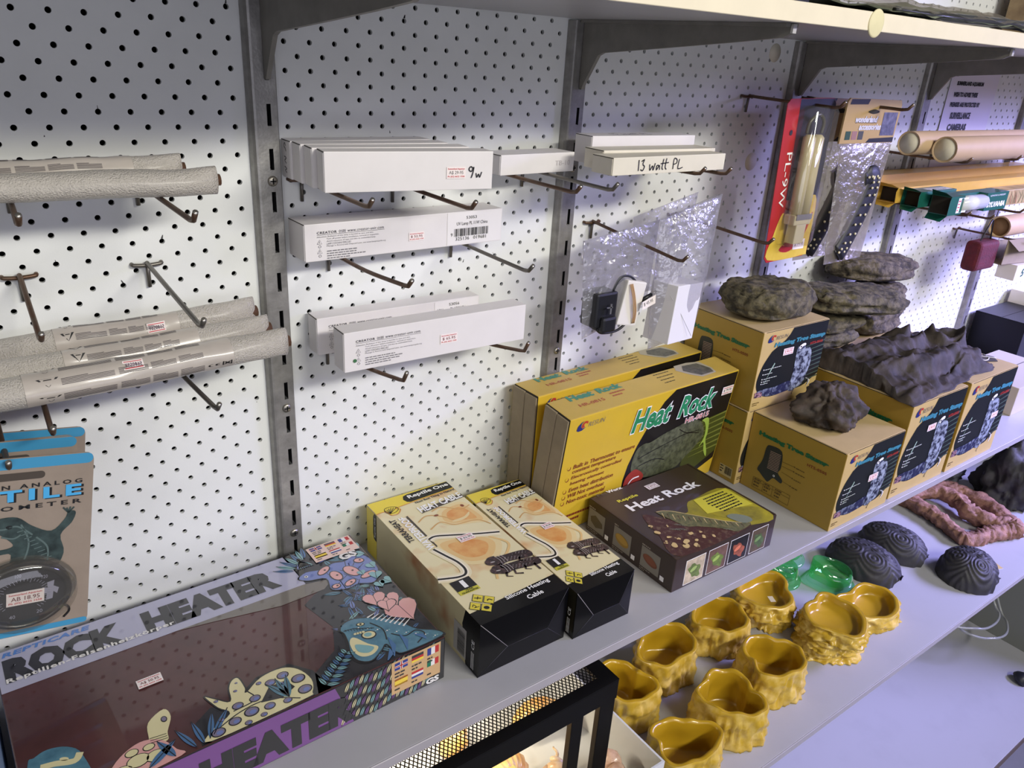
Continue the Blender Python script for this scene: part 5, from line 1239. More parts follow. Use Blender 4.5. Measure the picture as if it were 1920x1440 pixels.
# lamp blister pack
t = thing('lamp_blister_pack', 'red and yellow blister pack with twin lamp tubes beside the upright', 'blister pack', (35.6,-4.7,13.3))
bp_red = mat('red_blister_card', (176, 40, 46), .4, coat=.3); bp_navy = mat('navy_blister_card', (44, 44, 66), .4, coat=.3, col2=(28,28,40), vscale=20)
bp_yel = mat('yellow_blister_card', (206, 174, 54), .4, coat=.3, col2=(226,196,90), vscale=30)
card = [(-1.75,.25),(-1.5,.0),(1.75,.1),(2.1,.4),(1.95,8.4),(1.7,8.65),(-2.0,8.55),(-2.25,8.3)]
MB().prism(card, 'y', 0, .04, bp_red).build('card', t)
f = Face(t, (0,0,0), (1,0,0), (0,0,1))
f.poly('navy_panel', [(-1.2,8.55),(1.7,8.62),(1.95,8.38),(2.05,3.2),(-.85,3.4)], bp_navy, 1)
f.blob('flame_print', [(-1.5,.15),(1.75,.15),(2.05,.5),(2.0,3.3),(1.2,3.4),(.6,2.6),(.2,3.2),(-.4,2.3),(-.9,2.7),(-1.4,1.4)], bp_yel, 2)
f.blob('flame_print', [(-.6,.6),(.4,.5),(1.5,1.4),(1.9,2.6),(1.3,2.1),(.6,1.5),(-.2,1.0)], bp_red, 3)
f.text('lamp_lettering', 'PL-9W', -1.55, 5.9, 2.9, .46, M_WHITE, rot=-88, bold=.0, lay=4)
f.text('price_sticker', '$ 19.95', .75, .72, .8, .22, M_INK, lay=7); f.rect('price_sticker', .62, .55, 1.65, 1.12, M_STICK, 6)
f.greek('price_sticker', .7, 1.0, .85, 1, .1, M_REDINK, 7, seed=3); f.ell('brand_dot', -1.55, 6.9, .12, .14, bp_navy, 4)
f.done()
lam = mat('ivory_lamp_glass', (214, 202, 160), .25, coat=.4)
for dx in (-.42, .3): mb = MB(); mb.tube([(dx,-.45,2.7),(dx-.03,-.45,4.5),(dx-.06,-.45,6.7),(dx-.06,-.45,6.85)], [.34,.34,.34,.2], lam, 14); mb.build('lamp_tube', t)
mb = MB(); rbox(mb, 1.5, .7, .55, .08, {'all': mat('ivory_lamp_base', (206, 196, 160), .4)}, (-.85,-.8,2.15)); rbox(mb, .9, .6, 1.1, .06, {'all': MATS['ivory_lamp_base']}, (-.5,-.75,1.1)); mb.build('lamp_base', t)
mb = MB(); mb.box((-.75,-.85,2.45), (.6,-.79,2.75), mat('foil_label', (170,166,170), .3, metal=.5)); mb.build('base_label', t)
mb = MB(); mb.tube(smooth_pts([(-.75,-.4,6.9),(-.7,-.45,7.5),(-.1,-.5,7.85),(.5,-.45,7.5),(.55,-.4,6.9)], 6), .09, mat('clear_ring', (90,90,80), .2, coat=.5), 8); mb.build('hanger_ring', t)
mb = MB(); vs = []; fs = []; prof_ = ((1.15,0,.6),(1.1,-.75,.75),(.95,-.95,.9))
ring = lambda w, y, r: [(-w+r*.3,y,1.0),(w-r*.3,y,1.0),(w,y,1.3),(w,y,8.0),(w-r*.3,y,8.25),(-w+r*.3,y,8.25),(-w,y,8.0),(-w,y,1.3)]
for w, y, r in prof_: vs += ring(w, y, r)
for i in range(2):
    for k in range(8): fs.append((i*8+k, i*8+(k+1) % 8, (i+1)*8+(k+1) % 8, (i+1)*8+k))
fs.append(tuple(16+k for k in range(8))); mb.add(vs, fs, m_blister, True); mb.build('blister', t)

# header bags with bubble stones
hd = mat('tan_header_card', (184, 154, 104), .45, coat=.25, var=.1, vscale=20)
def header_bag(label, loc, yaw, front):
    t = thing('bubble_stone_bag', label, 'bag', loc, (0,0,yaw), 'header bags with bubble stones')
    MB().prism([(-2.75,6.95),(2.6,6.95),(2.75,9.0),(2.6,9.25),(-2.5,9.3),(-2.7,9.1)], 'y', -.05, .05, hd).build('header_card', t)
    f = Face(t, (0,-.05,0), (1,0,0), (0,0,1))
    f.poly('dark_corner', [(-2.4,9.25),(-.6,9.27),(-.75,9.0),(-2.5,8.98)], M_INK, 1); f.poly('dark_corner#b', [(-.2,6.98),(2.6,6.98),(2.6,7.25),(.1,7.2)], M_INK, 1)
    f.blob('hang_hole', [(-.6,8.62),(0,8.75),(.55,8.62),(0,8.5)], mat('shadowed_hang_hole', (44,40,36), .8), 2)
    if front:
        f.text('header_lettering', 'wonderland', -1.7, 8.05, 2.2, .34, mat('silver_title_print', (206, 204, 220), .4), bold=.05, shear=.2, lay=4); f.text('header_lettering', 'accessories', -1.2, 7.65, 2.2, .34, MATS['silver_title_print'], bold=.05, shear=.2, lay=4)
        f.text('header_lettering', 'wonderland', -1.68, 8.02, 2.24, .36, mat('brown_shadow_print', (96,76,50), .5), bold=.07, shear=.2, lay=3)
        f.rect('scene_photo', 1.05, 7.35, 2.5, 8.6, mat('blue_grey_scene_print', (120, 118, 150), .4, col2=(60,60,90), vscale=120), 2)
        for k, c in enumerate(((40,70,50),(150,110,110),(70,70,70))): f.rect('thumbnail_photo', -2.35+.62*k, 7.15, -1.85+.62*k, 7.6, mat('thumbnail_print_%d' % k, c, .5), 2)
    f.done()
    bag_sheet('plastic_bag', t, [(-1.6,.1),(2.2,.2),(2.7,7.1),(-2.5,7.0)], 0, .5, m_poly2, 11 if front else 13)
    # the black stone curtain bar: a bent black strip with white dots
    st = mat('black_rubber_strip', (26, 26, 32), .5)
    mb = MB(); P = smooth_pts([(.4,-.1,4.9),(1.2,-.15,5.0),(1.2,-.2,4.2),(.5,-.2,2.6),(-.3,-.15,1.1),(-.7,-.1,.6)], 6); mb.tube(P, [.5]*3+[.74]*(len(P)-6)+[.5]*3, st, 12); mb.v = [(x, -.15+(y+.15)*.35, z) for x, y, z in mb.v]; mb.build('bubble_stone', t)
    dt = MB()
    for i in range(3, len(P)-2, 2):
        p = Vector(P[i])
        for q in (-.3, .22):
            dt.tube([p+Vector((q,-.22,.1)), p+Vector((q,-.3,.1))], .07, mat('ivory_dot', (226, 216, 180), .5), 8)
    dt.build('air_holes', t)['kind'] = 'stuff'
    return t
header_bag('front header bag with tan card and dotted black bubble stone', (40.5,-5.2,12.7), 0, True)
header_bag('rear header bag half hidden behind the front bag', (39.9,-3.6,12.6), -3, False)

# ================================================================ paper notice
t = thing('paper_notice', 'white paper notice with black lettering taped to the pegboard', 'notice', (59.0,-.06,16.5))
MB().box((-.4,-.02,0), (7.0,0,7.35), mat('white_copy_paper', (222, 218, 228), .6)).build('paper_sheet', t)
f = Face(t, (0,-.02,0), (1,0,0), (0,0,1))
for s_, u, v, w, h in (('SUMMERLAND AQUARIUM', .55, 6.25, 4.1, .3), ('WISH TO ADVISE THESE', .45, 5.5, 3.7, .3), ('PREMISES ARE PROTECTED BY', .3, 4.8, 4.6, .3), ('SURVEILLANCE', .75, 3.95, 3.1, .42), ('CAMERAS', .75, 3.1, 2.9, .45)):
    f.text('notice_lettering', s_, u, v, w, h*1.15, M_INK, bold=.06)
f.done()
m_tape = film('clear_tape', (230,230,236), .12, .12, .1)
MB().box((-.6,-.03,6.9), (.5,-.021,7.5), m_tape).build('tape', t)

# ================================================================ cardboard tubes and boxed tubes at right
m_kraft = mat('kraft_cardboard_tube', (196, 168, 130), .6, var=.07, vscale=30)
m_cap = mat('grey_tube_plug', (214, 206, 182), .6, var=.08)
def card_tube(label, x, y, z, L, r, open_=False):
    t = thing('cardboard_tube', label, 'tube', (x, y, z), group='kraft cardboard tubes on hooks')
    n = 28; vs = []; fs = []
    for i, (xx, rr_) in enumerate(((0,r),(L,r),(L,r*.86),(0,r*.86),(0,r))):
        for k in range(n): a = 2*PI*k/n; vs.append((xx, rr_*math.cos(a), rr_*math.sin(a)))
    for i in range(4):
        for k in range(n): fs.append((i*n+k, (i+1)*n+k, (i+1)*n+(k+1) % n, i*n+(k+1) % n))
    mb = MB(); mb.add(vs, fs, m_kraft, True); mb.build('tube_wall', t)
    mb = MB(); mb.tube([(.02 if not open_ else .25,0,0),(.2 if not open_ else .35,0,0)], r*.86, m_cap if not open_ else mat('brown_tube_plug', (150,118,84), .7), n); mb.build('end_plug', t)
    return t
card_tube('rear kraft cardboard tube with plugged end on the right hooks', 47.0,-4.2,19.42, 26, .72)
card_tube('front kraft cardboard tube with plugged end on the right hooks', 48.5,-5.75,19.2, 26, .78)
hook(50.8, 18.4, 'hook under the left ends of the kraft tubes', 6.5)
hook(58.5, 18.4, 'hook showing below the front kraft tube', 6.6, -.9, 0)
# yellow cartons and green lamp cartons
ly = mat('golden_lamp_carton', (214, 170, 70), .45, coat=.15, var=.08, vscale=20)
lg = mat('green_lamp_carton', (20, 92, 78), .4, coat=.25)
lw = mat('white_lamp_glass', (222, 224, 226), .2, coat=.4)
def long_carton(label, loc, L, D, H, m, yaw=0):
    t = thing('tube_lamp_carton', label, 'carton', loc, (0,0,yaw), 'long tube lamp cartons')
    mb = MB(); e = .5
    mb.box((e,0,0), (L,D,.03), m).box((e,0,H-.03), (L,D,H), m).box((e,0,.03), (L,.03,H-.03), m).box((e,D-.03,.03), (L,D,H-.03), m); mb.build('carton_sleeve', t)
    fl = MB(); fl.add([(e,0,0),(e,0,H),(-.1,-.22,H*.8),(-.05,-.25,.15)], [(0,1,2,3)], m); fl.add([(e,0,H),(e,D,H),(.0,D*.8,H+.25),(-.05,D*.15,H+.2)], [(0,1,2,3)], m); fl.add([(e,0,0),(.05,.1,-.28),(.05,D*.8,-.22),(e,D,0)], [(0,1,2,3)], m); fl.build('open_flap', t)
    i_ = MB(); i_.box((e+.4,.05,.05), (e+.45,D-.05,H-.05), mat('painted_carton_shade', (46,38,30), .9)); i_.build('inner_shade_plate', t)  # dark plate stands in for the shade inside the sleeve
    return t
long_carton('upper golden lamp carton lying against the wall', (48.2,-1.9,16.05), 24, 1.5, 1.0, ly)
long_carton('lower golden lamp carton in front of the upper one', (48.4,-3.3,15.45), 24, 1.35, 1.0, ly)
t = long_carton('rear green lamp carton with torn open end', (49.0,-4.55,15.35), 5.2, 1.2, 1.0, lg)
f = Face(t, (0,0,1.0), (1,0,0), (0,1,0)); f.rect('white_panel', 2.2, .15, 5.0, .8, M_WHITE, 1); f.greek('white_panel', 2.4, .5, 2.4, 2, .25, lg, 2, seed=2); f.done()
t = thing('window_lamp_carton', 'front green lamp carton with a window showing its white tube', 'carton', (50.1,-6.0,15.0), (0,0,0), 'long tube lamp cartons')
mb = MB(); mb.box((.6,0,0), (2.4,1.3,1.22), lg); mb.box((5.6,0,0), (8.8,1.3,1.22), lg); mb.box((2.4,.6,0), (5.6,1.3,1.22), lg); mb.build('carton_sleeve', t)
mb = MB(); mb.add([(.6,0,0),(.6,0,1.22),(-.15,-.3,1.0),(-.1,-.3,.1)], [(0,1,2,3)], lg); mb.add([(.6,0,1.22),(.6,1.3,1.22),(0,1.1,1.6),(-.1,.1,1.5)], [(0,1,2,3)], lg); mb.add([(.6,0,0),(0,.1,-.35),(.1,1.2,-.3),(.6,1.3,0)], [(0,1,2,3)], lg); mb.build('open_flap', t)
mb = MB(); mb.box((.58,.06,.06), (.6,1.24,1.16), MATS['painted_carton_shade']); mb.build('painted_opening_shade', t)  # shade of the open end painted as a dark plate
mb = MB(); mb.tube([(2.3,.3,.62),(5.7,.3,.62)], .5, lw, 18); mb.build('lamp_glass', t)
f = Face(t, (0,0,0), (1,0,0), (0,0,1)); f.text('carton_lettering', 'SYLVANIA', 5.85, .22, 2.7, .38, M_WHITE, bold=.05, shear=.1, lay=2); f.text('carton_lettering', 'AQUASTAR FLUORESCENT', 6.0, .95, 2.3, .13, M_WHITE, lay=2)
f.rect('side_label', 1.6, .12, 2.9, 1.1, M_WHITE, 2); f.rect('side_label', 2.0, .14, 2.3, 1.08, lg, 3); f.greek('side_label', 1.66, .85, .3, 4, .2, M_REDINK, 3, seed=2); f.done()
t = thing('floral_carton', 'cream carton with painted grasses at the right edge', 'carton', (61.2,-4.7,14.75), (0,0,0), 'long tube lamp cartons')
mb = MB(); rbox(mb, 12, 1.3, 1.15, .04, {'all': mat('grass_painted_carton', (198, 172, 116), .5, col2=(150, 130, 80), vscale=30)}); mb.build('carton_body', t)
f = Face(t, (0,0,0), (1,0,0), (0,0,1)); rg = random.Random(4)
for k in range(44):
    u = rg.uniform(.1,10); f.line('grass_print', [(u, .1), (u+rg.uniform(-.3,.3), .6), (u+rg.uniform(-.7,.7), 1.1)], [.05,.04,.01], mat(('olive_grass_print', 'rust_grass_print', 'green_grass_print')[k % 3], ((96,104,56),(150,84,54),(70,110,60))[k % 3], .5), 1+k % 2)
f.done()
hook(53.5, 14.75, 'left hook under the green lamp cartons', 6.2, 0, .05)
hook(60.5, 14.62, 'right hook under the green lamp cartons', 6.6, .3, .0)
card_tube('short open kraft tube below the lamp cartons at the right edge', 63.6,-4.2,12.95, 14, .82, True)
hook(62.2, 13.6, 'hook in front of the open kraft tube', 4.2)
hook(66.0, 11.8, 'hook holding the lower kraft tube at the right edge', 6.0)
t = thing('open_brown_carton', 'small brown cardboard box hanging open under the kraft tube', 'box', (64.3,-4.9,10.0), (0,0,-8))
mb = MB(); mb.box((0,0,0), (5.5,.06,2.0), m_card); mb.box((0,1.5,0), (5.5,1.56,1.6), m_card); mb.box((0,0,0), (5.5,1.5,.06), m_card); mb.build('box_walls', t)
mb = MB(); mb.add([(0,0,2.0),(5.5,0,2.0),(5.3,-.9,1.5),(.2,-.9,1.3)], [(0,1,2,3)], m_card); mb.build('open_flap', t)
t = thing('red_lamp_pack', 'dark red padded pouch hanging beside the brown cardboard box', 'pouch', (60.7,-4.6,9.7), (0,0,0))
mb = MB(); rbox(mb, 3.2, 1.3, 2.3, .45, {'all': mat('dark_red_plush', (96, 16, 30), .8, col2=(70,10,24), vscale=90, bump=.6, bscale=300)}, seg=4); mb.build('red_pouch', t)
mb = MB(); mb.tube(smooth_pts([(.8,.6,2.2),(1.2,.5,3.2),(2.0,.6,3.8),(2.5,.6,2.2)], 5), .06, m_plug, 8); mb.build('carry_loop', t)
t = thing('white_lamp_box', 'small white box with a green gecko emblem at the right edge', 'box', (65.6,-5.6,8.75), (0,0,-4))
mb = MB(); rbox(mb, 4.6, 1.5, 1.25, .05, {'all': mat('white_gloss_box', (222, 216, 204), .4)}); mb.build('carton_body', t)
f = Face(t, (0,0,0), (1,0,0), (0,0,1)); f.curve('gecko_emblem', [(.9,.3),(1.2,.45),(1.0,.75),(1.4,.95),(1.8,.7),(1.5,.4)], .12, lg, 2)
for a in (.9,1.3,1.7): f.line('gecko_emblem', [(a,.55),(a+.15,.9)], .06, lg, 2)
f.text('box_lettering', 'reptile', 2.6, .35, 1.7, .35, M_INK, bold=.01, shear=.3, lay=2); f.done()

# ================================================================ on the upper shelf
m_moss = mat('green_grey_mat', (120, 132, 108), .7, col2=(150, 156, 138), vscale=18)
t = thing('wrapped_mat', 'green mat in clear plastic lying over the edge of the upper shelf', 'mat', (34,-8.5,25.42))
mb = MB(); vs = []; fs = []; nx, ny = 50, 16
for j in range(ny+1):
    for i in range(nx+1):
        u, v = i/nx, j/ny; x = -7.6+17*u+1.5*(1-v); y = -3.75+7*v
        z = .12+.5*math.sin(PI*min(1,v*1.3))*(.6+.5*noise.noise(Vector((u*4, v*3, 2))))+.22*noise.fractal(Vector((u*7, v*6, 1)), 1, 2, 3)+.75*u*v
        vs.append((x, y, max(.03, z)))
for j in range(ny):
    for i in range(nx): q = j*(nx+1)+i; fs.append((q, q+1, q+nx+2, q+nx+1))
mb.add(vs, fs, m_moss, True); mb.build('moss_mat', t)
mb = MB(); mb.add([(x-.2+.3*noise.noise(Vector((x,y,0))), y-.18, z+.12+.08*noise.noise(Vector((x*2,y*2,3)))) for x, y, z in vs], fs, m_poly2, True); mb.build('plastic_wrap', t)
mb = MB(); mb.tube(smooth_pts([(-5,-3.3,.2),(-1,-3.55,.15),(4,-3.45,.25),(9,-2.9,.3)], 6), [.12]*5+[.2]*10+[.25]*4, mat('dark_fold_of_mat', (60, 62, 64), .5, coat=.4), 8); mb.build('rolled_edge', t)
t = thing('dark_tray', 'dark tray lying on the upper shelf behind the sticker', 'tray', (20,-7.5,25.42))
mb = MB(); mb.box((-7,-2.5,0), (6,4,.15), m_plug); mb.box((-7,-2.5,.15), (6,-2.35,1.0), m_plug); mb.box((-7,3.85,.15), (6,4,1.0), m_plug); mb.box((-7,-2.35,.15), (-6.85,3.85,1.0), m_plug); mb.box((5.85,-2.35,.15), (6,3.85,1.0), m_plug); mb.build('tray_body', t)
t = thing('brown_box', 'brown printed box on the upper shelf at the top right corner', 'box', (62,-7,25.42), (0,0,0))
mb = MB(); rbox(mb, 9, 6, 5, .06, {'all': mat('brown_printed_board', (112, 88, 64), .6, col2=(150, 128, 96), vscale=30)}); mb.build('carton_body', t)
MB().box((.1,2.95,5.0), (8.9,3.0,5.02), m_cardD).build('lid_seam', t)
# ================================================================ lower shelf goods
ZL = -9.2
m_bowl = mat('glazed_yellow_resin', (190, 156, 48), .3, col2=(214, 186, 104), vscale=55, detail=6, thresh=(.42,.7), coat=.2, coat_rough=.2, spec=.35)
m_bowl_in = mat('smooth_yellow_resin', (178, 142, 30), .28, coat=.4, coat_rough=.1)
def bowl(label, loc, rx, ry, h, rot, seed, lobe=.16, group='tall yellow rock bowls', name='rock_bowl', wall=.28, floor=.35):
    t = thing(name, label, 'bowl', loc, (0,0,rot), group)
    n = 128; off = Vector((seed*3.1, seed*1.7, 0))
    def R(a):
        c = Vector((math.cos(a), math.sin(a), 0))
        return 1+lobe*noise.noise(c*1.1+off)+lobe*.7*math.cos(2*a+seed)*.5-lobe*2.0*max(0, math.cos(a-2.2*seed))**6-lobe*.9*max(0, math.cos(a-2.2*seed-2.3))**10
    def top(a): return h*(1+.07*noise.noise(Vector((math.cos(a)*1.6, math.sin(a)*1.6, 5))+off)+.02*math.sin(9*a+seed))
    out = [(1.07,0),(1.09,.06),(1.07,.14),(1.05,.22),(1.04,.3),(1.03,.38),(1.02,.46),(1.01,.54),(1.0,.62),(1.0,.7),(1.0,.78),(1.01,.86),(1.01,.92),(1.0,.97),(.98,1.0)]
    vs = []; fs = []
    for (k, z) in out:
        for i in range(n):
            a = 2*PI*i/n; p = Vector((math.cos(a), math.sin(a), z*1.4)); r = R(a)*k
            if z < .97:
                r += (.12*noise.fractal(p*2.6+off, .9, 2.1, 5)-.20*abs(noise.noise(Vector((math.cos(a)*5, math.sin(a)*5, z*1.6))+off))+.06)*min(1, (1-z)*4)
            vs.append((math.cos(a)*r*rx, math.sin(a)*r*ry, z*top(a)))
    m_ = len(out)
    for j in range(m_-1):
        for i in range(n): fs.append((j*n+i, j*n+(i+1) % n, (j+1)*n+(i+1) % n, (j+1)*n+i))
    fs.append(tuple(reversed(range(n))))
    mb = MB(); mb.add(vs, fs, m_bowl, True); mb.build('rocky_wall', t)
    ins = [(0,1.0,.975),(wall*.45,1.015,1),(wall*.9,.985,1),(wall,.94,1),(wall*1.12,.6,1),(wall*1.25,(floor+.12)/h,1),(wall*1.7,floor/h,1)]
    vs = []; fs = []
    for (w, z, k) in ins:
        for i in range(n):
            a = 2*PI*i/n; r = R(a)*k; x = math.cos(a)*(r*rx-w); y = math.sin(a)*(r*ry-w)
            vs.append((x, y, z*top(a) if z > .5 else z*h))
    for j in range(len(ins)-1):
        for i in range(n): fs.append((j*n+i, j*n+(i+1) % n, (j+1)*n+(i+1) % n, (j+1)*n+i))
    fs.append(tuple((len(ins)-1)*n+i for i in range(n)))
    mb = MB(); mb.add(vs, fs, m_bowl_in, True); mb.build('smooth_basin', t)
    return t
bowl('tall yellow bowl at the back left of the lower shelf', (26.2,-8.3,ZL), 2.05, 1.75, 2.15, 10, 1)
bowl('tall yellow bowl in the front row with a dented rim', (26.5,-12.95,ZL), 1.75, 1.9, 2.35, 40, 2.4, .2)
bowl('tall yellow bowl in the middle of the lower shelf', (30.9,-12.3,ZL), 2.0, 1.7, 2.25, -15, 3.3)
bowl('tall yellow bowl with a smooth oval rim next to the shallow dishes', (31.1,-8.3,ZL), 2.1, 1.7, 2.0, 5, 4.6)
bowl('tall yellow bowl partly hidden behind the black stand', (22.3,-9.3,ZL), 1.55, 1.75, 2.35, 70, 5.2)
bowl('tall yellow bowl nearest the camera at the bottom edge', (22.35,-13.55,ZL), 1.95, 1.6, 2.15, -12, 6.1)
GD = 'shallow yellow rock dishes'
dk = dict(lobe=.12, group=GD, name='rock_dish', wall=.3, floor=.3)
bowl('lower shallow yellow dish of the rear stack', (35.7,-8.3,ZL), 2.0, 1.75, 1.05, 10, 7.2, **dk)
t = bowl('upper shallow yellow dish with a white sticker on its floor', (35.65,-8.3,ZL+1.08), 2.05, 1.8, 1.0, 25, 8.1, **dk)
f = Face(t, (0,0,.31), (.8,.6,0), (-.6,.8,0)); f.rect('price_sticker', -.5, -.5, .05, -.15, M_STICK, 1); f.done()
bowl('bottom shallow yellow dish of the front stack', (36.9,-12.2,ZL), 2.05, 1.75, .75, 0, 9.4, **dk)
bowl('middle shallow yellow dish of the front stack', (36.85,-12.2,ZL+.78), 2.05, 1.8, .72, 35, 10.3, **dk)
bowl('top shallow yellow dish of the front stack', (36.8,-12.2,ZL+1.52), 2.1, 1.85, .85, 55, 11.7, **dk)
bowl('single shallow yellow dish at the right of the stacks', (41.6,-11.9,ZL), 2.3, 1.75, 1.05, -8, 12.2, **dk)

# black shell-shaped hides with swirled relief
m_shell = mat('matt_black_resin', (52, 51, 55), .6, var=.25, vscale=60, bump=.3, bscale=160)
def hide(label, loc, a, b, h, rot, seed):
    t = thing('shell_hide', label, 'hide', loc, (0,0,rot), 'black shell-shaped hides')
    nu, nv = 120, 44; vs = []; fs = []; rnd = random.Random(seed)
    cs = [Vector((math.cos(q)*rnd.uniform(.45,.6), math.sin(q)*rnd.uniform(.5,.62), 0)) for q in [rnd.uniform(-.2,.2)+2*PI*k/5 for k in range(5)]]+[Vector((.05,.1,0)), Vector((.1,-.25,0)), Vector((-.2,.5,0))]
    for j in range(nv+1):
        e = (j/nv)*PI/2
        for i in range(nu):
            q = 2*PI*i/nu; d = Vector((math.cos(q)*math.cos(e)**.8, math.sin(q)*math.cos(e)**.8, math.sin(e)**.85))
            p2 = Vector((d.x, d.y, 0)); dist = min((p2-c).length for c in cs)
            rel = .02*math.sin(dist*58)+.02*noise.noise(d*3+Vector((seed,0,0)))
            k = 1+rel
            x, y, z = d.x*a/2*k, d.y*b/2*k, d.z*h*k
            s = math.atan2(d.x, -d.y)   # angle from the front
            if abs(s) < .34: z = max(z, .42*h*math.sqrt(max(0, 1-(s/.34)**2)))
            vs.append((x, y, max(0, z)))
    for j in range(nv):
        for i in range(nu): fs.append((j*nu+i, j*nu+(i+1) % nu, (j+1)*nu+(i+1) % nu, (j+1)*nu+i))
    fs.append(tuple(nv*nu+i for i in range(nu)))
    mb = MB(); mb.add(vs, fs, m_shell, True); mb.build('shell_dome', t)
    m2 = MB(); m2.box((-a*.3,-b*.12,.01), (a*.3,b*.3,.04), m_dark); m2.build('inner_shade_floor', t)  # black plate added for the shade under the dome
    return t
hide('black swirled shell hide next to the green cups', (46.2,-9.0,ZL), 3.7, 5.2, 1.85, 8, 1)
hide('middle black swirled shell hide behind the other two', (50.2,-8.9,ZL), 3.6, 4.9, 1.85, 12, 2)
hide('rounder black shell hide with an arched doorway at the shelf front', (51.8,-13.65,ZL), 4.2, 3.9, 2.05, 14, 3)

# green plastic cups
def green_plastic():
    m = bpy.data.materials.new('clear_green_plastic'); m.use_nodes = True; nt = m.node_tree; nt.nodes.clear(); N = nt.nodes.new; L_ = nt.links.new
    o = N('ShaderNodeOutputMaterial'); tr = N('ShaderNodeBsdfTransparent'); gl = N('ShaderNodeBsdfGlossy'); df = N('ShaderNodeBsdfDiffuse'); a = N('ShaderNodeMixShader'); b = N('ShaderNodeMixShader')
    tr.inputs[0].default_value = (.60,.95,.66,1); df.inputs[0].default_value = (.10,.62,.2,1); gl.inputs['Roughness'].default_value = .08
    a.inputs[0].default_value = .12; b.inputs[0].default_value = .10
    L_(tr.outputs[0], a.inputs[1]); L_(df.outputs[0], a.inputs[2]); L_(a.outputs[0], b.inputs[1]); L_(gl.outputs[0], b.inputs[2]); L_(b.outputs[0], o.inputs[0]); return m
m_green = green_plastic()
def cup(label, loc, rot, k=1.0):
    t = thing('green_cup', label, 'cup', loc, (0,0,rot), 'clear green plastic corner cups')
    n = 40
    def rad(a, r): # round front, square corner at the back
        c, s = math.cos(a), math.sin(a)
        if -.8 < math.remainder(a-PI*.75, 2*PI) < .8: return min(r*1.28, r/max(abs(c), abs(s)))
        return r
    def ring(r, z, tilt=0): return [(math.cos(2*PI*i/n)*rad(2*PI*i/n, r)*k, math.sin(2*PI*i/n)*rad(2*PI*i/n, r)*k, (z+tilt*(.5+.5*math.cos(2*PI*i/n-PI*.75))**3)*k) for i in range(n)]
    def loft(rings):
        vs = [p for r in rings for p in r]; fs = []
        for j in range(len(rings)-1):
            for i in range(n): fs.append((j*n+i, j*n+(i+1) % n, (j+1)*n+(i+1) % n, (j+1)*n+i))
        return vs, fs
    vs, fs = loft([ring(1.62,0), ring(1.62,.1), ring(1.5,.16), ring(1.32,.2)]); mb = MB(); mb.add(vs, fs, m_green, True); mb.build('base_flange', t)
    vs, fs = loft([ring(1.32,.2), ring(1.25,.8), ring(1.22,1.15,.75), ring(1.16,1.15,.75), ring(1.18,.9), ring(1.2,.45)]); fs.append(tuple(5*n+i for i in range(n))); mb = MB(); mb.add(vs, fs, m_green, True); mb.build('cup_wall', t)
    f = Face(t, (0,0,0), (1,0,0), (0,0,1), fn=lambda u, v, h: Vector((math.sin(u)*(1.32+h)*k, -math.cos(u)*(1.32+h)*k, v*k)))
    f.blob('oval_label', [(.1+.55*math.cos(q*PI/6)+.3, .55+.26*math.sin(q*PI/6)) for q in range(12)], M_WHITE, 1); f.greek('oval_label', .05, .62, .7, 2, .16, M_INK, 2, seed=2); f.done()
    return t
cup('front clear green corner cup beside the black shell hide', (42.6,-8.75,ZL), 8)
cup('rear lower green cup half under the main shelf', (39.9,-6.4,ZL), 20, .95)
cup('rear upper green cup nested on the lower one', (39.9,-6.4,ZL+1.75), 28, .9)

# brown forked branch ornament
m_branch = mat('reddish_brown_branch', (168, 126, 106), .75, col2=(100, 68, 56), vscale=60, detail=7, bump=.9, bscale=140)
t = thing('branch_ornament', 'reddish brown forked branch ornament lying at the right of the lower shelf', 'branch', (59,-9.5,ZL))
def limb(P, R, seed):
    P = smooth_pts(P, 16); n = 22; vs = []; fs = []; up = Vector((0,0,1))
    for i, p in enumerate(P):
        p = Vector(p); d = (Vector(P[min(i+1, len(P)-1)])-Vector(P[max(i-1, 0)])).normalized(); x = d.cross(up).normalized(); z = x.cross(d); s = i/(len(P)-1)
        r = R[0]+(R[1]-R[0])*s
        for j in range(n):
            a = 2*PI*j/n; q = Vector((math.cos(a), math.sin(a), s*9)); k = r*(1+.34*noise.noise(q*1.6+Vector((seed,0,0)))+.26*noise.fractal(q*3.2, .9, 2.1, 3))
            vs.append(p+(x*math.cos(a)+z*math.sin(a))*k)
    for i in range(len(P)-1):
        for j in range(n): fs.append((i*n+j, i*n+(j+1) % n, (i+1)*n+(j+1) % n, (i+1)*n+j))
    fs += [tuple(reversed(range(n))), tuple((len(P)-1)*n+j for j in range(n))]
    mb = MB(); mb.add(vs, fs, m_branch, True); mb.build('limb', t)
limb([(-1.5,4.2,.7),(.5,3.4,.75),(2.5,2.6,.8),(3.4,1.2,.75),(3.1,-1.2,.65),(2.1,-3.0,.6),(1.2,-3.6,.55)], (.5,.75), 1)
limb([(-1.5,4.2,.6),(.9,2.6,1.0),(1.2,.8,1.0),(.4,-.6,.85),(.9,-2.4,.7),(1.3,-3.5,.6)], (.55,.72), 2)
limb([(-1.6,4.2,.5),(-1.9,1.6,.6),(-2.6,-.4,.55),(-3.3,-2.1,.5)], (.6,.5), 3)
limb([(-3.4,-2.0,.45),(-2.2,-2.5,.5),(-1.0,-2.7,.5),(.4,-3.1,.55),(1.4,-3.5,.55)], (.5,.66), 4)

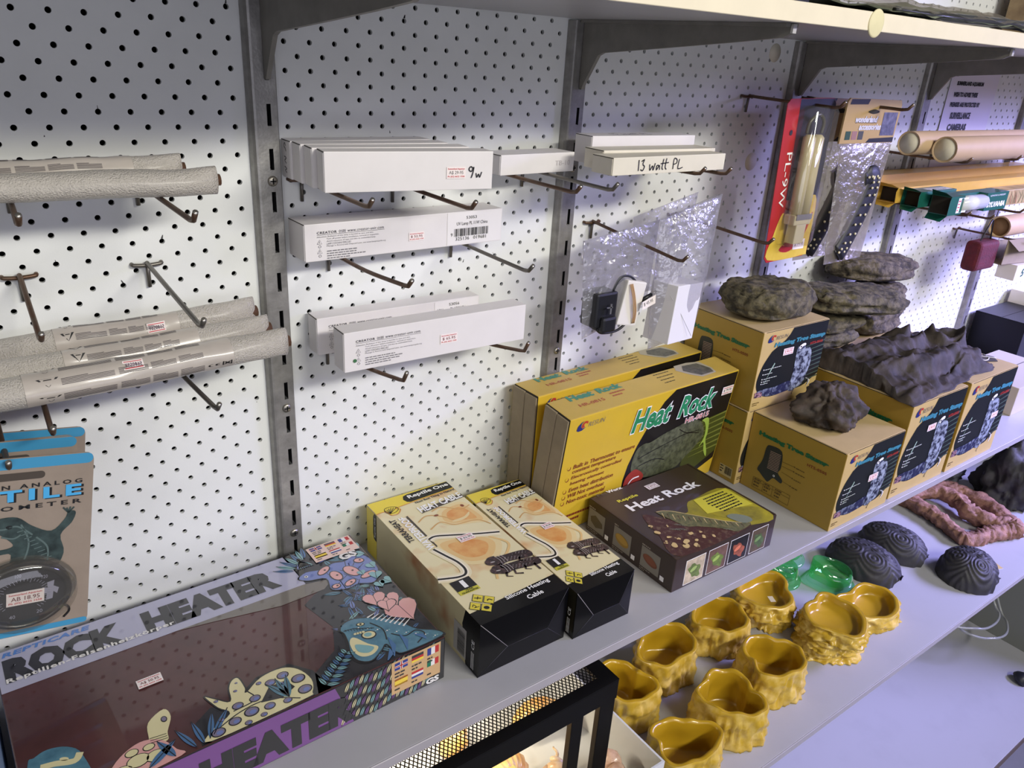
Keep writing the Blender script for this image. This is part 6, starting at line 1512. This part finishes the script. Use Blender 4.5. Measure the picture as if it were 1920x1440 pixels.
# dark stump ornaments
m_stump = mat('charcoal_stump_resin', (60, 58, 62), .7, col2=(38, 37, 40), vscale=40, detail=7, bump=.5, bscale=110)
stump_chunk('stump_hide', 'tall charcoal stump hide at the right edge of the lower shelf', (66.3,-10.0,ZL), (5.2,5.0,7.2), (0,0,10), m_stump, 5, 1.2, 'stump')
stump_chunk('stone_ornament', 'rounded blue-grey stone behind the brown branch', (65.0,-5.2,ZL), (3.4,3.0,2.6), (0,0,0), mat('blue_grey_stone_resin', (84, 86, 98), .7, col2=(56,56,66), vscale=30), 9, .4)
stump_chunk('skull_ornament', 'brown pitted ornament just below the main shelf edge', (61.0,-2.6,ZL), (3.2,2.6,5.2), (0,0,30), mat('brown_pitted_resin', (112, 96, 74), .7, col2=(60,50,40), vscale=40), 11, .8, 'ornament')

# paper tag by the hides
t = thing('paper_tag', 'white paper tag with tan corners lying beside the round black hide', 'tag', (54.4,-13.6,ZL), (0,0,-20))
MB().prism([(-1.0,-.7),(1.2,-.7),(1.2,.8),(-1.0,.8)], 'z', .0, .02, mat('white_tag_paper', (222, 218, 222), .5)).build('tag_card', t)
f = Face(t, (0,0,.02), (1,0,0), (0,1,0)); f.poly('tan_corner', [(.6,-.7),(1.2,-.7),(1.2,0)], ts_tan, 1); f.poly('tan_corner#2', [(-1.0,.8),(-.4,.8),(-1.0,.2)], ts_tan, 1)
f.curve('ring_print', [(-.1,.3),(.3,.4),(.6,.1),(.4,-.3),(.0,-.3),(-.2,.0)], .08, mat('dark_ring_print', (70, 66, 80), .5), 1); f.done()
# clear air line loops under the lower shelf and a black suction cap
m_line = mat('grey_clear_tubing', (150, 152, 150), .25, coat=.5)
mb = MB(); mb.tube(smooth_pts([(2.0,5.5,13.8),(3.6,3.5,6.5),(3.5,.5,.6),(2.4,-.8,.1),(.7,-1.5,0),(-.9,-1.2,0),(-2.4,0,.1),(-2.8,1.7,.8),(-2.6,4.5,6),(-2.4,5.5,13.8)], 8), .11, m_line, 10)
tag(mb.build('air_line', loc=(69.6,-11.2,-23.7)), 'outer loop of grey clear tubing on the bottom board', 'tubing')
mb = MB(); mb.tube(smooth_pts([(1.2,5.5,13.0),(2.6,3.3,6.0),(2.2,.5,.9),(1.4,-.6,.2),(-.5,-.9,.1),(-2.4,-.4,.2),(-4.2,1.7,.5),(-4.4,4.2,5),(-4.0,5.5,13.0)], 8), .11, m_line, 10)
tag(mb.build('air_line', loc=(69.6,-10.9,-22.9)), 'inner loop of grey clear tubing on the bottom board', 'tubing')
t = thing('suction_cup', 'black suction cup with clear stem on the bottom board at right', 'suction cup', (70.0,-14.9,-27.38), (35,0,20))
mb = MB(); mb.tube([(0,0,.2),(0,0,.5),(0,0,.95),(0,0,1.1)], [.75,.7,.4,.15], m_plug, 18); mb.build('black_cap', t)
mb = MB(); mb.tube([(0,0,1.05),(0,.0,2.0),(0,0,2.6)], [.12,.16,.05], m_poly, 10); mb.build('clear_stem', t)

# ================================================================ black stand over a tray of shells
m_blk = mat('black_powder_coat', (6, 6, 8), .42, spec=.22)
t = thing('mesh_top_stand', 'black metal stand with a mesh top in front of the main shelf', 'stand', (3.0,-12.9,ZL+.13))
X1, Y1, ZT = 14.6, 9.4, -1.43-ZL-.13
fr_ = MB()
rbox(fr_, X1, .12, 1.05, .03, {'all': m_blk}, (0,0,ZT-1.05)); fr_.build('front_rail', t)
fr_ = MB(); rbox(fr_, X1, .12, 1.05, .03, {'all': m_blk}, (0,Y1-.12,ZT-1.05)); fr_.build('back_rail', t)
fr_ = MB(); rbox(fr_, .12, Y1-.24, 1.05, .03, {'all': m_blk}, (X1-.12,.12,ZT-1.05)); fr_.build('side_rail', t)
fr_ = MB(); rbox(fr_, .12, Y1-.24, 1.05, .03, {'all': m_blk}, (0,.12,ZT-1.05)); fr_.build('side_rail', t)
tp_ = MB(); tp_.box((0,.0,ZT), (X1,.55,ZT+.05), m_blk).box((0,Y1-.5,ZT), (X1,Y1,ZT+.05), m_blk).box((X1-.8,.55,ZT), (X1,Y1-.5,ZT+.05), m_blk).box((0,.55,ZT), (.8,Y1-.5,ZT+.05), m_blk); tp_.build('top_border', t)
me_ = MB(); x0, x1, y0, y1 = .75, X1-.75, .5, Y1-.45; step = .19; w = .05
def clip(c, sgn):
    P = []
    for x in (x0, x1):
        y = sgn*(x*1.5-c) if sgn > 0 else -(x*1.5)+c
        if y0 <= y <= y1: P.append((x, y))
    for y in (y0, y1):
        x = (y+c)/1.5 if sgn > 0 else (c-y)/1.5
        if x0 <= x <= x1: P.append((x, y))
    return P
for sgn in (1, -1):
    c = -20.0
    while c < 40:
        P = sorted(set(clip(c, sgn)))
        if len(P) >= 2:
            (ax_, ay), (bx_, by) = P[0], P[-1]
            if math.hypot(bx_-ax_, by-ay) > .05:
                dx, dy = (bx_-ax_), (by-ay); q = math.hypot(dx, dy); nx_, ny_ = -dy/q*w/2, dx/q*w/2
                zz = ZT+.02+(.015 if sgn > 0 else 0)
                me_.add([(ax_-nx_,ay-ny_,zz),(bx_-nx_,by-ny_,zz),(bx_+nx_,by+ny_,zz),(ax_+nx_,ay+ny_,zz)], [(0,1,2,3)], m_blk)
        c += step*1.5
me_.build('mesh_top', t)['kind'] = 'stuff'
for (a, b, yy) in ((X1-.95, X1-.08, 0), (X1-2.55, X1-1.9, 0), (.08, .9, 0), (X1-.95, X1-.08, Y1-.3), (.08, .9, Y1-.3)):
    lg_ = MB(); rbox(lg_, b-a, .3, ZT-1.0, .03, {'all': m_blk}, (a, yy, 0)); lg_.build('leg', t)
# warm lamp fitted under the mesh
hl = thing('hood_lamp', 'small warm lamp fixed under the black mesh top', 'lamp', (10.5,-7.6,-2.6))
MB().tube([(-3.2,0,0),(3.2,0,0)], .3, mat('warm_lamp_glass', (255, 236, 200), .3, emit=3.0), 14).build('lamp_tube', hl)
mb = MB(); mb.box((-3.6,-.6,.32), (3.6,.6,.95), m_blk); mb.build('lamp_housing', hl)
ld = bpy.data.lights.new('hood_lamp_light', 'AREA'); ld.shape = 'RECTANGLE'; ld.size = 6*U; ld.size_y = .6*U; ld.energy = .9; ld.color = (1.0, .86, .62)
lo = bpy.data.objects.new('hood_lamp_light', ld); lo.parent = hl; lo.location = (0, 0, -.35*U); COL.objects.link(lo)
# white tray
t = thing('white_tray', 'open white tray under the black stand', 'tray', (1.2,-14.3,ZL+.0))
mw_ = mat('white_tray_plastic', (206, 208, 210), .4); Lx, Ly, Hh = 18.75, 9.6, 2.75
for nm, a, b in (('tray_floor',(0,0,0),(Lx,Ly,.12)), ('tray_side',(Lx-.1,0,.12),(Lx,Ly,Hh)), ('tray_side',(0,0,.12),(.1,Ly,Hh)), ('tray_side',(.1,0,.12),(Lx-.1,.1,Hh)), ('tray_side',(.1,Ly-.1,.12),(Lx-.1,Ly,Hh))):
    MB().box(a, b, mw_).build(nm, t)
# seashells in the tray
m_sh = [mat('cream_shell', (226, 208, 176), .35, col2=(190, 150, 112), vscale=60, coat=.3), mat('orange_shell', (214, 150, 70), .35, col2=(232, 196, 130), vscale=50, coat=.3), mat('pale_pink_shell', (226, 194, 176), .35, col2=(178, 140, 118), vscale=90, coat=.3)]
def shell(label, loc, s, rot, k, turns=3.2):
    n = 14; P = []; R_ = []
    for i in range(70):
        q = i/69; a = q*turns*2*PI; r = .12+.62*q**1.4; P.append((math.cos(a)*r*s*.55, math.sin(a)*r*s*.55, (1.5*(1-q)**1.2)*s)); R_.append((.05+.5*q**1.5)*s*.8)
    mb = MB(); vs0 = len(mb.v); mb.tube(P, R_, m_sh[k], n)
    mb.v = [(x*(1+.08*noise.noise(Vector((x,y,z))*3)), y*(1+.08*noise.noise(Vector((y,z,x))*3)), z) for x, y, z in mb.v]
    o = mb.build('seashell', loc=loc, rot=tuple(math.radians(r) for r in rot))
    return tag(o, label, 'shell', 'seashells in the white tray')
FL = ZL+.13
def fan(label, loc, s, rot, k):
    vs = []; fs = []; nu, nv = 40, 12
    for j in range(nv+1):
        for i in range(nu+1):
            a = math.radians(-75+150*i/nu); r = s*(j/nv)*(1-.12*(abs(a)/1.3)**2); rib = .05*s*math.cos(i*PI/2)*(j/nv)
            vs.append((math.sin(a)*r, math.cos(a)*r, (.42*s*math.sin(PI*min(1,(j/nv))*.9)+rib)*(1-.4*(abs(a)/1.31)**2)))
    for j in range(nv):
        for i in range(nu): q = j*(nu+1)+i; fs.append((q, q+1, q+nu+2, q+nu+1))
    mb = MB(); mb.add(vs, fs, m_sh[k], True); o = mb.build('scallop_shell', loc=loc, rot=tuple(math.radians(r) for r in rot)); return tag(o, label, 'shell', 'seashells in the white tray')
shell('cream spiral shell by the tray wall right of the black legs', (18.2,-12.4,FL+1.15), 1.3, (95,10,30), 2)
shell('cream spiral shell between the two black legs, lower one', (16.1,-11.3,FL+.95), 1.1, (80,30,140), 0)
fan('orange scallop shell between the two black legs', (17.3,-8.6,FL+.5), 1.9, (52,0,-20), 1)
fan('large tan scallop shell left of the black legs', (13.9,-10.4,FL+.5), 2.1, (45,10,15), 1)
shell('pinkish spiral shell left of the black legs', (13.6,-12.2,FL+.9), 1.2, (85,-20,60), 2)
fan('cream scallop shell at the back of the tray', (11.3,-9.6,FL+.5), 2.0, (40,0,10), 0)
shell('cream spiral shell deep under the mesh top', (8.6,-10.6,FL+1.1), 1.3, (70,20,-30), 0)
shell('orange spiral shell deep under the mesh top', (13.2,-7.2,FL+1.25), 1.4, (75,-15,200), 1)
fan('pale scallop shell standing near the lamp', (6.8,-8.0,FL+.4), 2.4, (40,0,-12), 2)
# printed packet leaning in the tray
t = thing('printed_packet', 'yellow printed packet with a red mark behind the black front rail', 'packet', (8.6,-12.4,FL+.1), (-10,0,-4))
mb = MB(); rbox(mb, 4.4, .25, 4.3, .05, {'all': mat('yellow_contour_print', (222, 206, 130), .45)}); mb.build('packet_body', t)
f = Face(t, (0,0,0), (1,0,0), (0,0,1)); rg = random.Random(2)
for k in range(12): x = rg.uniform(.4,3.6); y = rg.uniform(.4,3.8); f.curve('contour_line', [(x,y),(x+.4,y+.2),(x+.3,y+.6),(x-.2,y+.5),(x-.3,y+.1)], .03, hr_red, 1)
f.poly('red_mark', [(3.4,3.2),(3.7,3.3),(4.2,2.2),(3.9,2.1)], lg_red, 2); f.done()
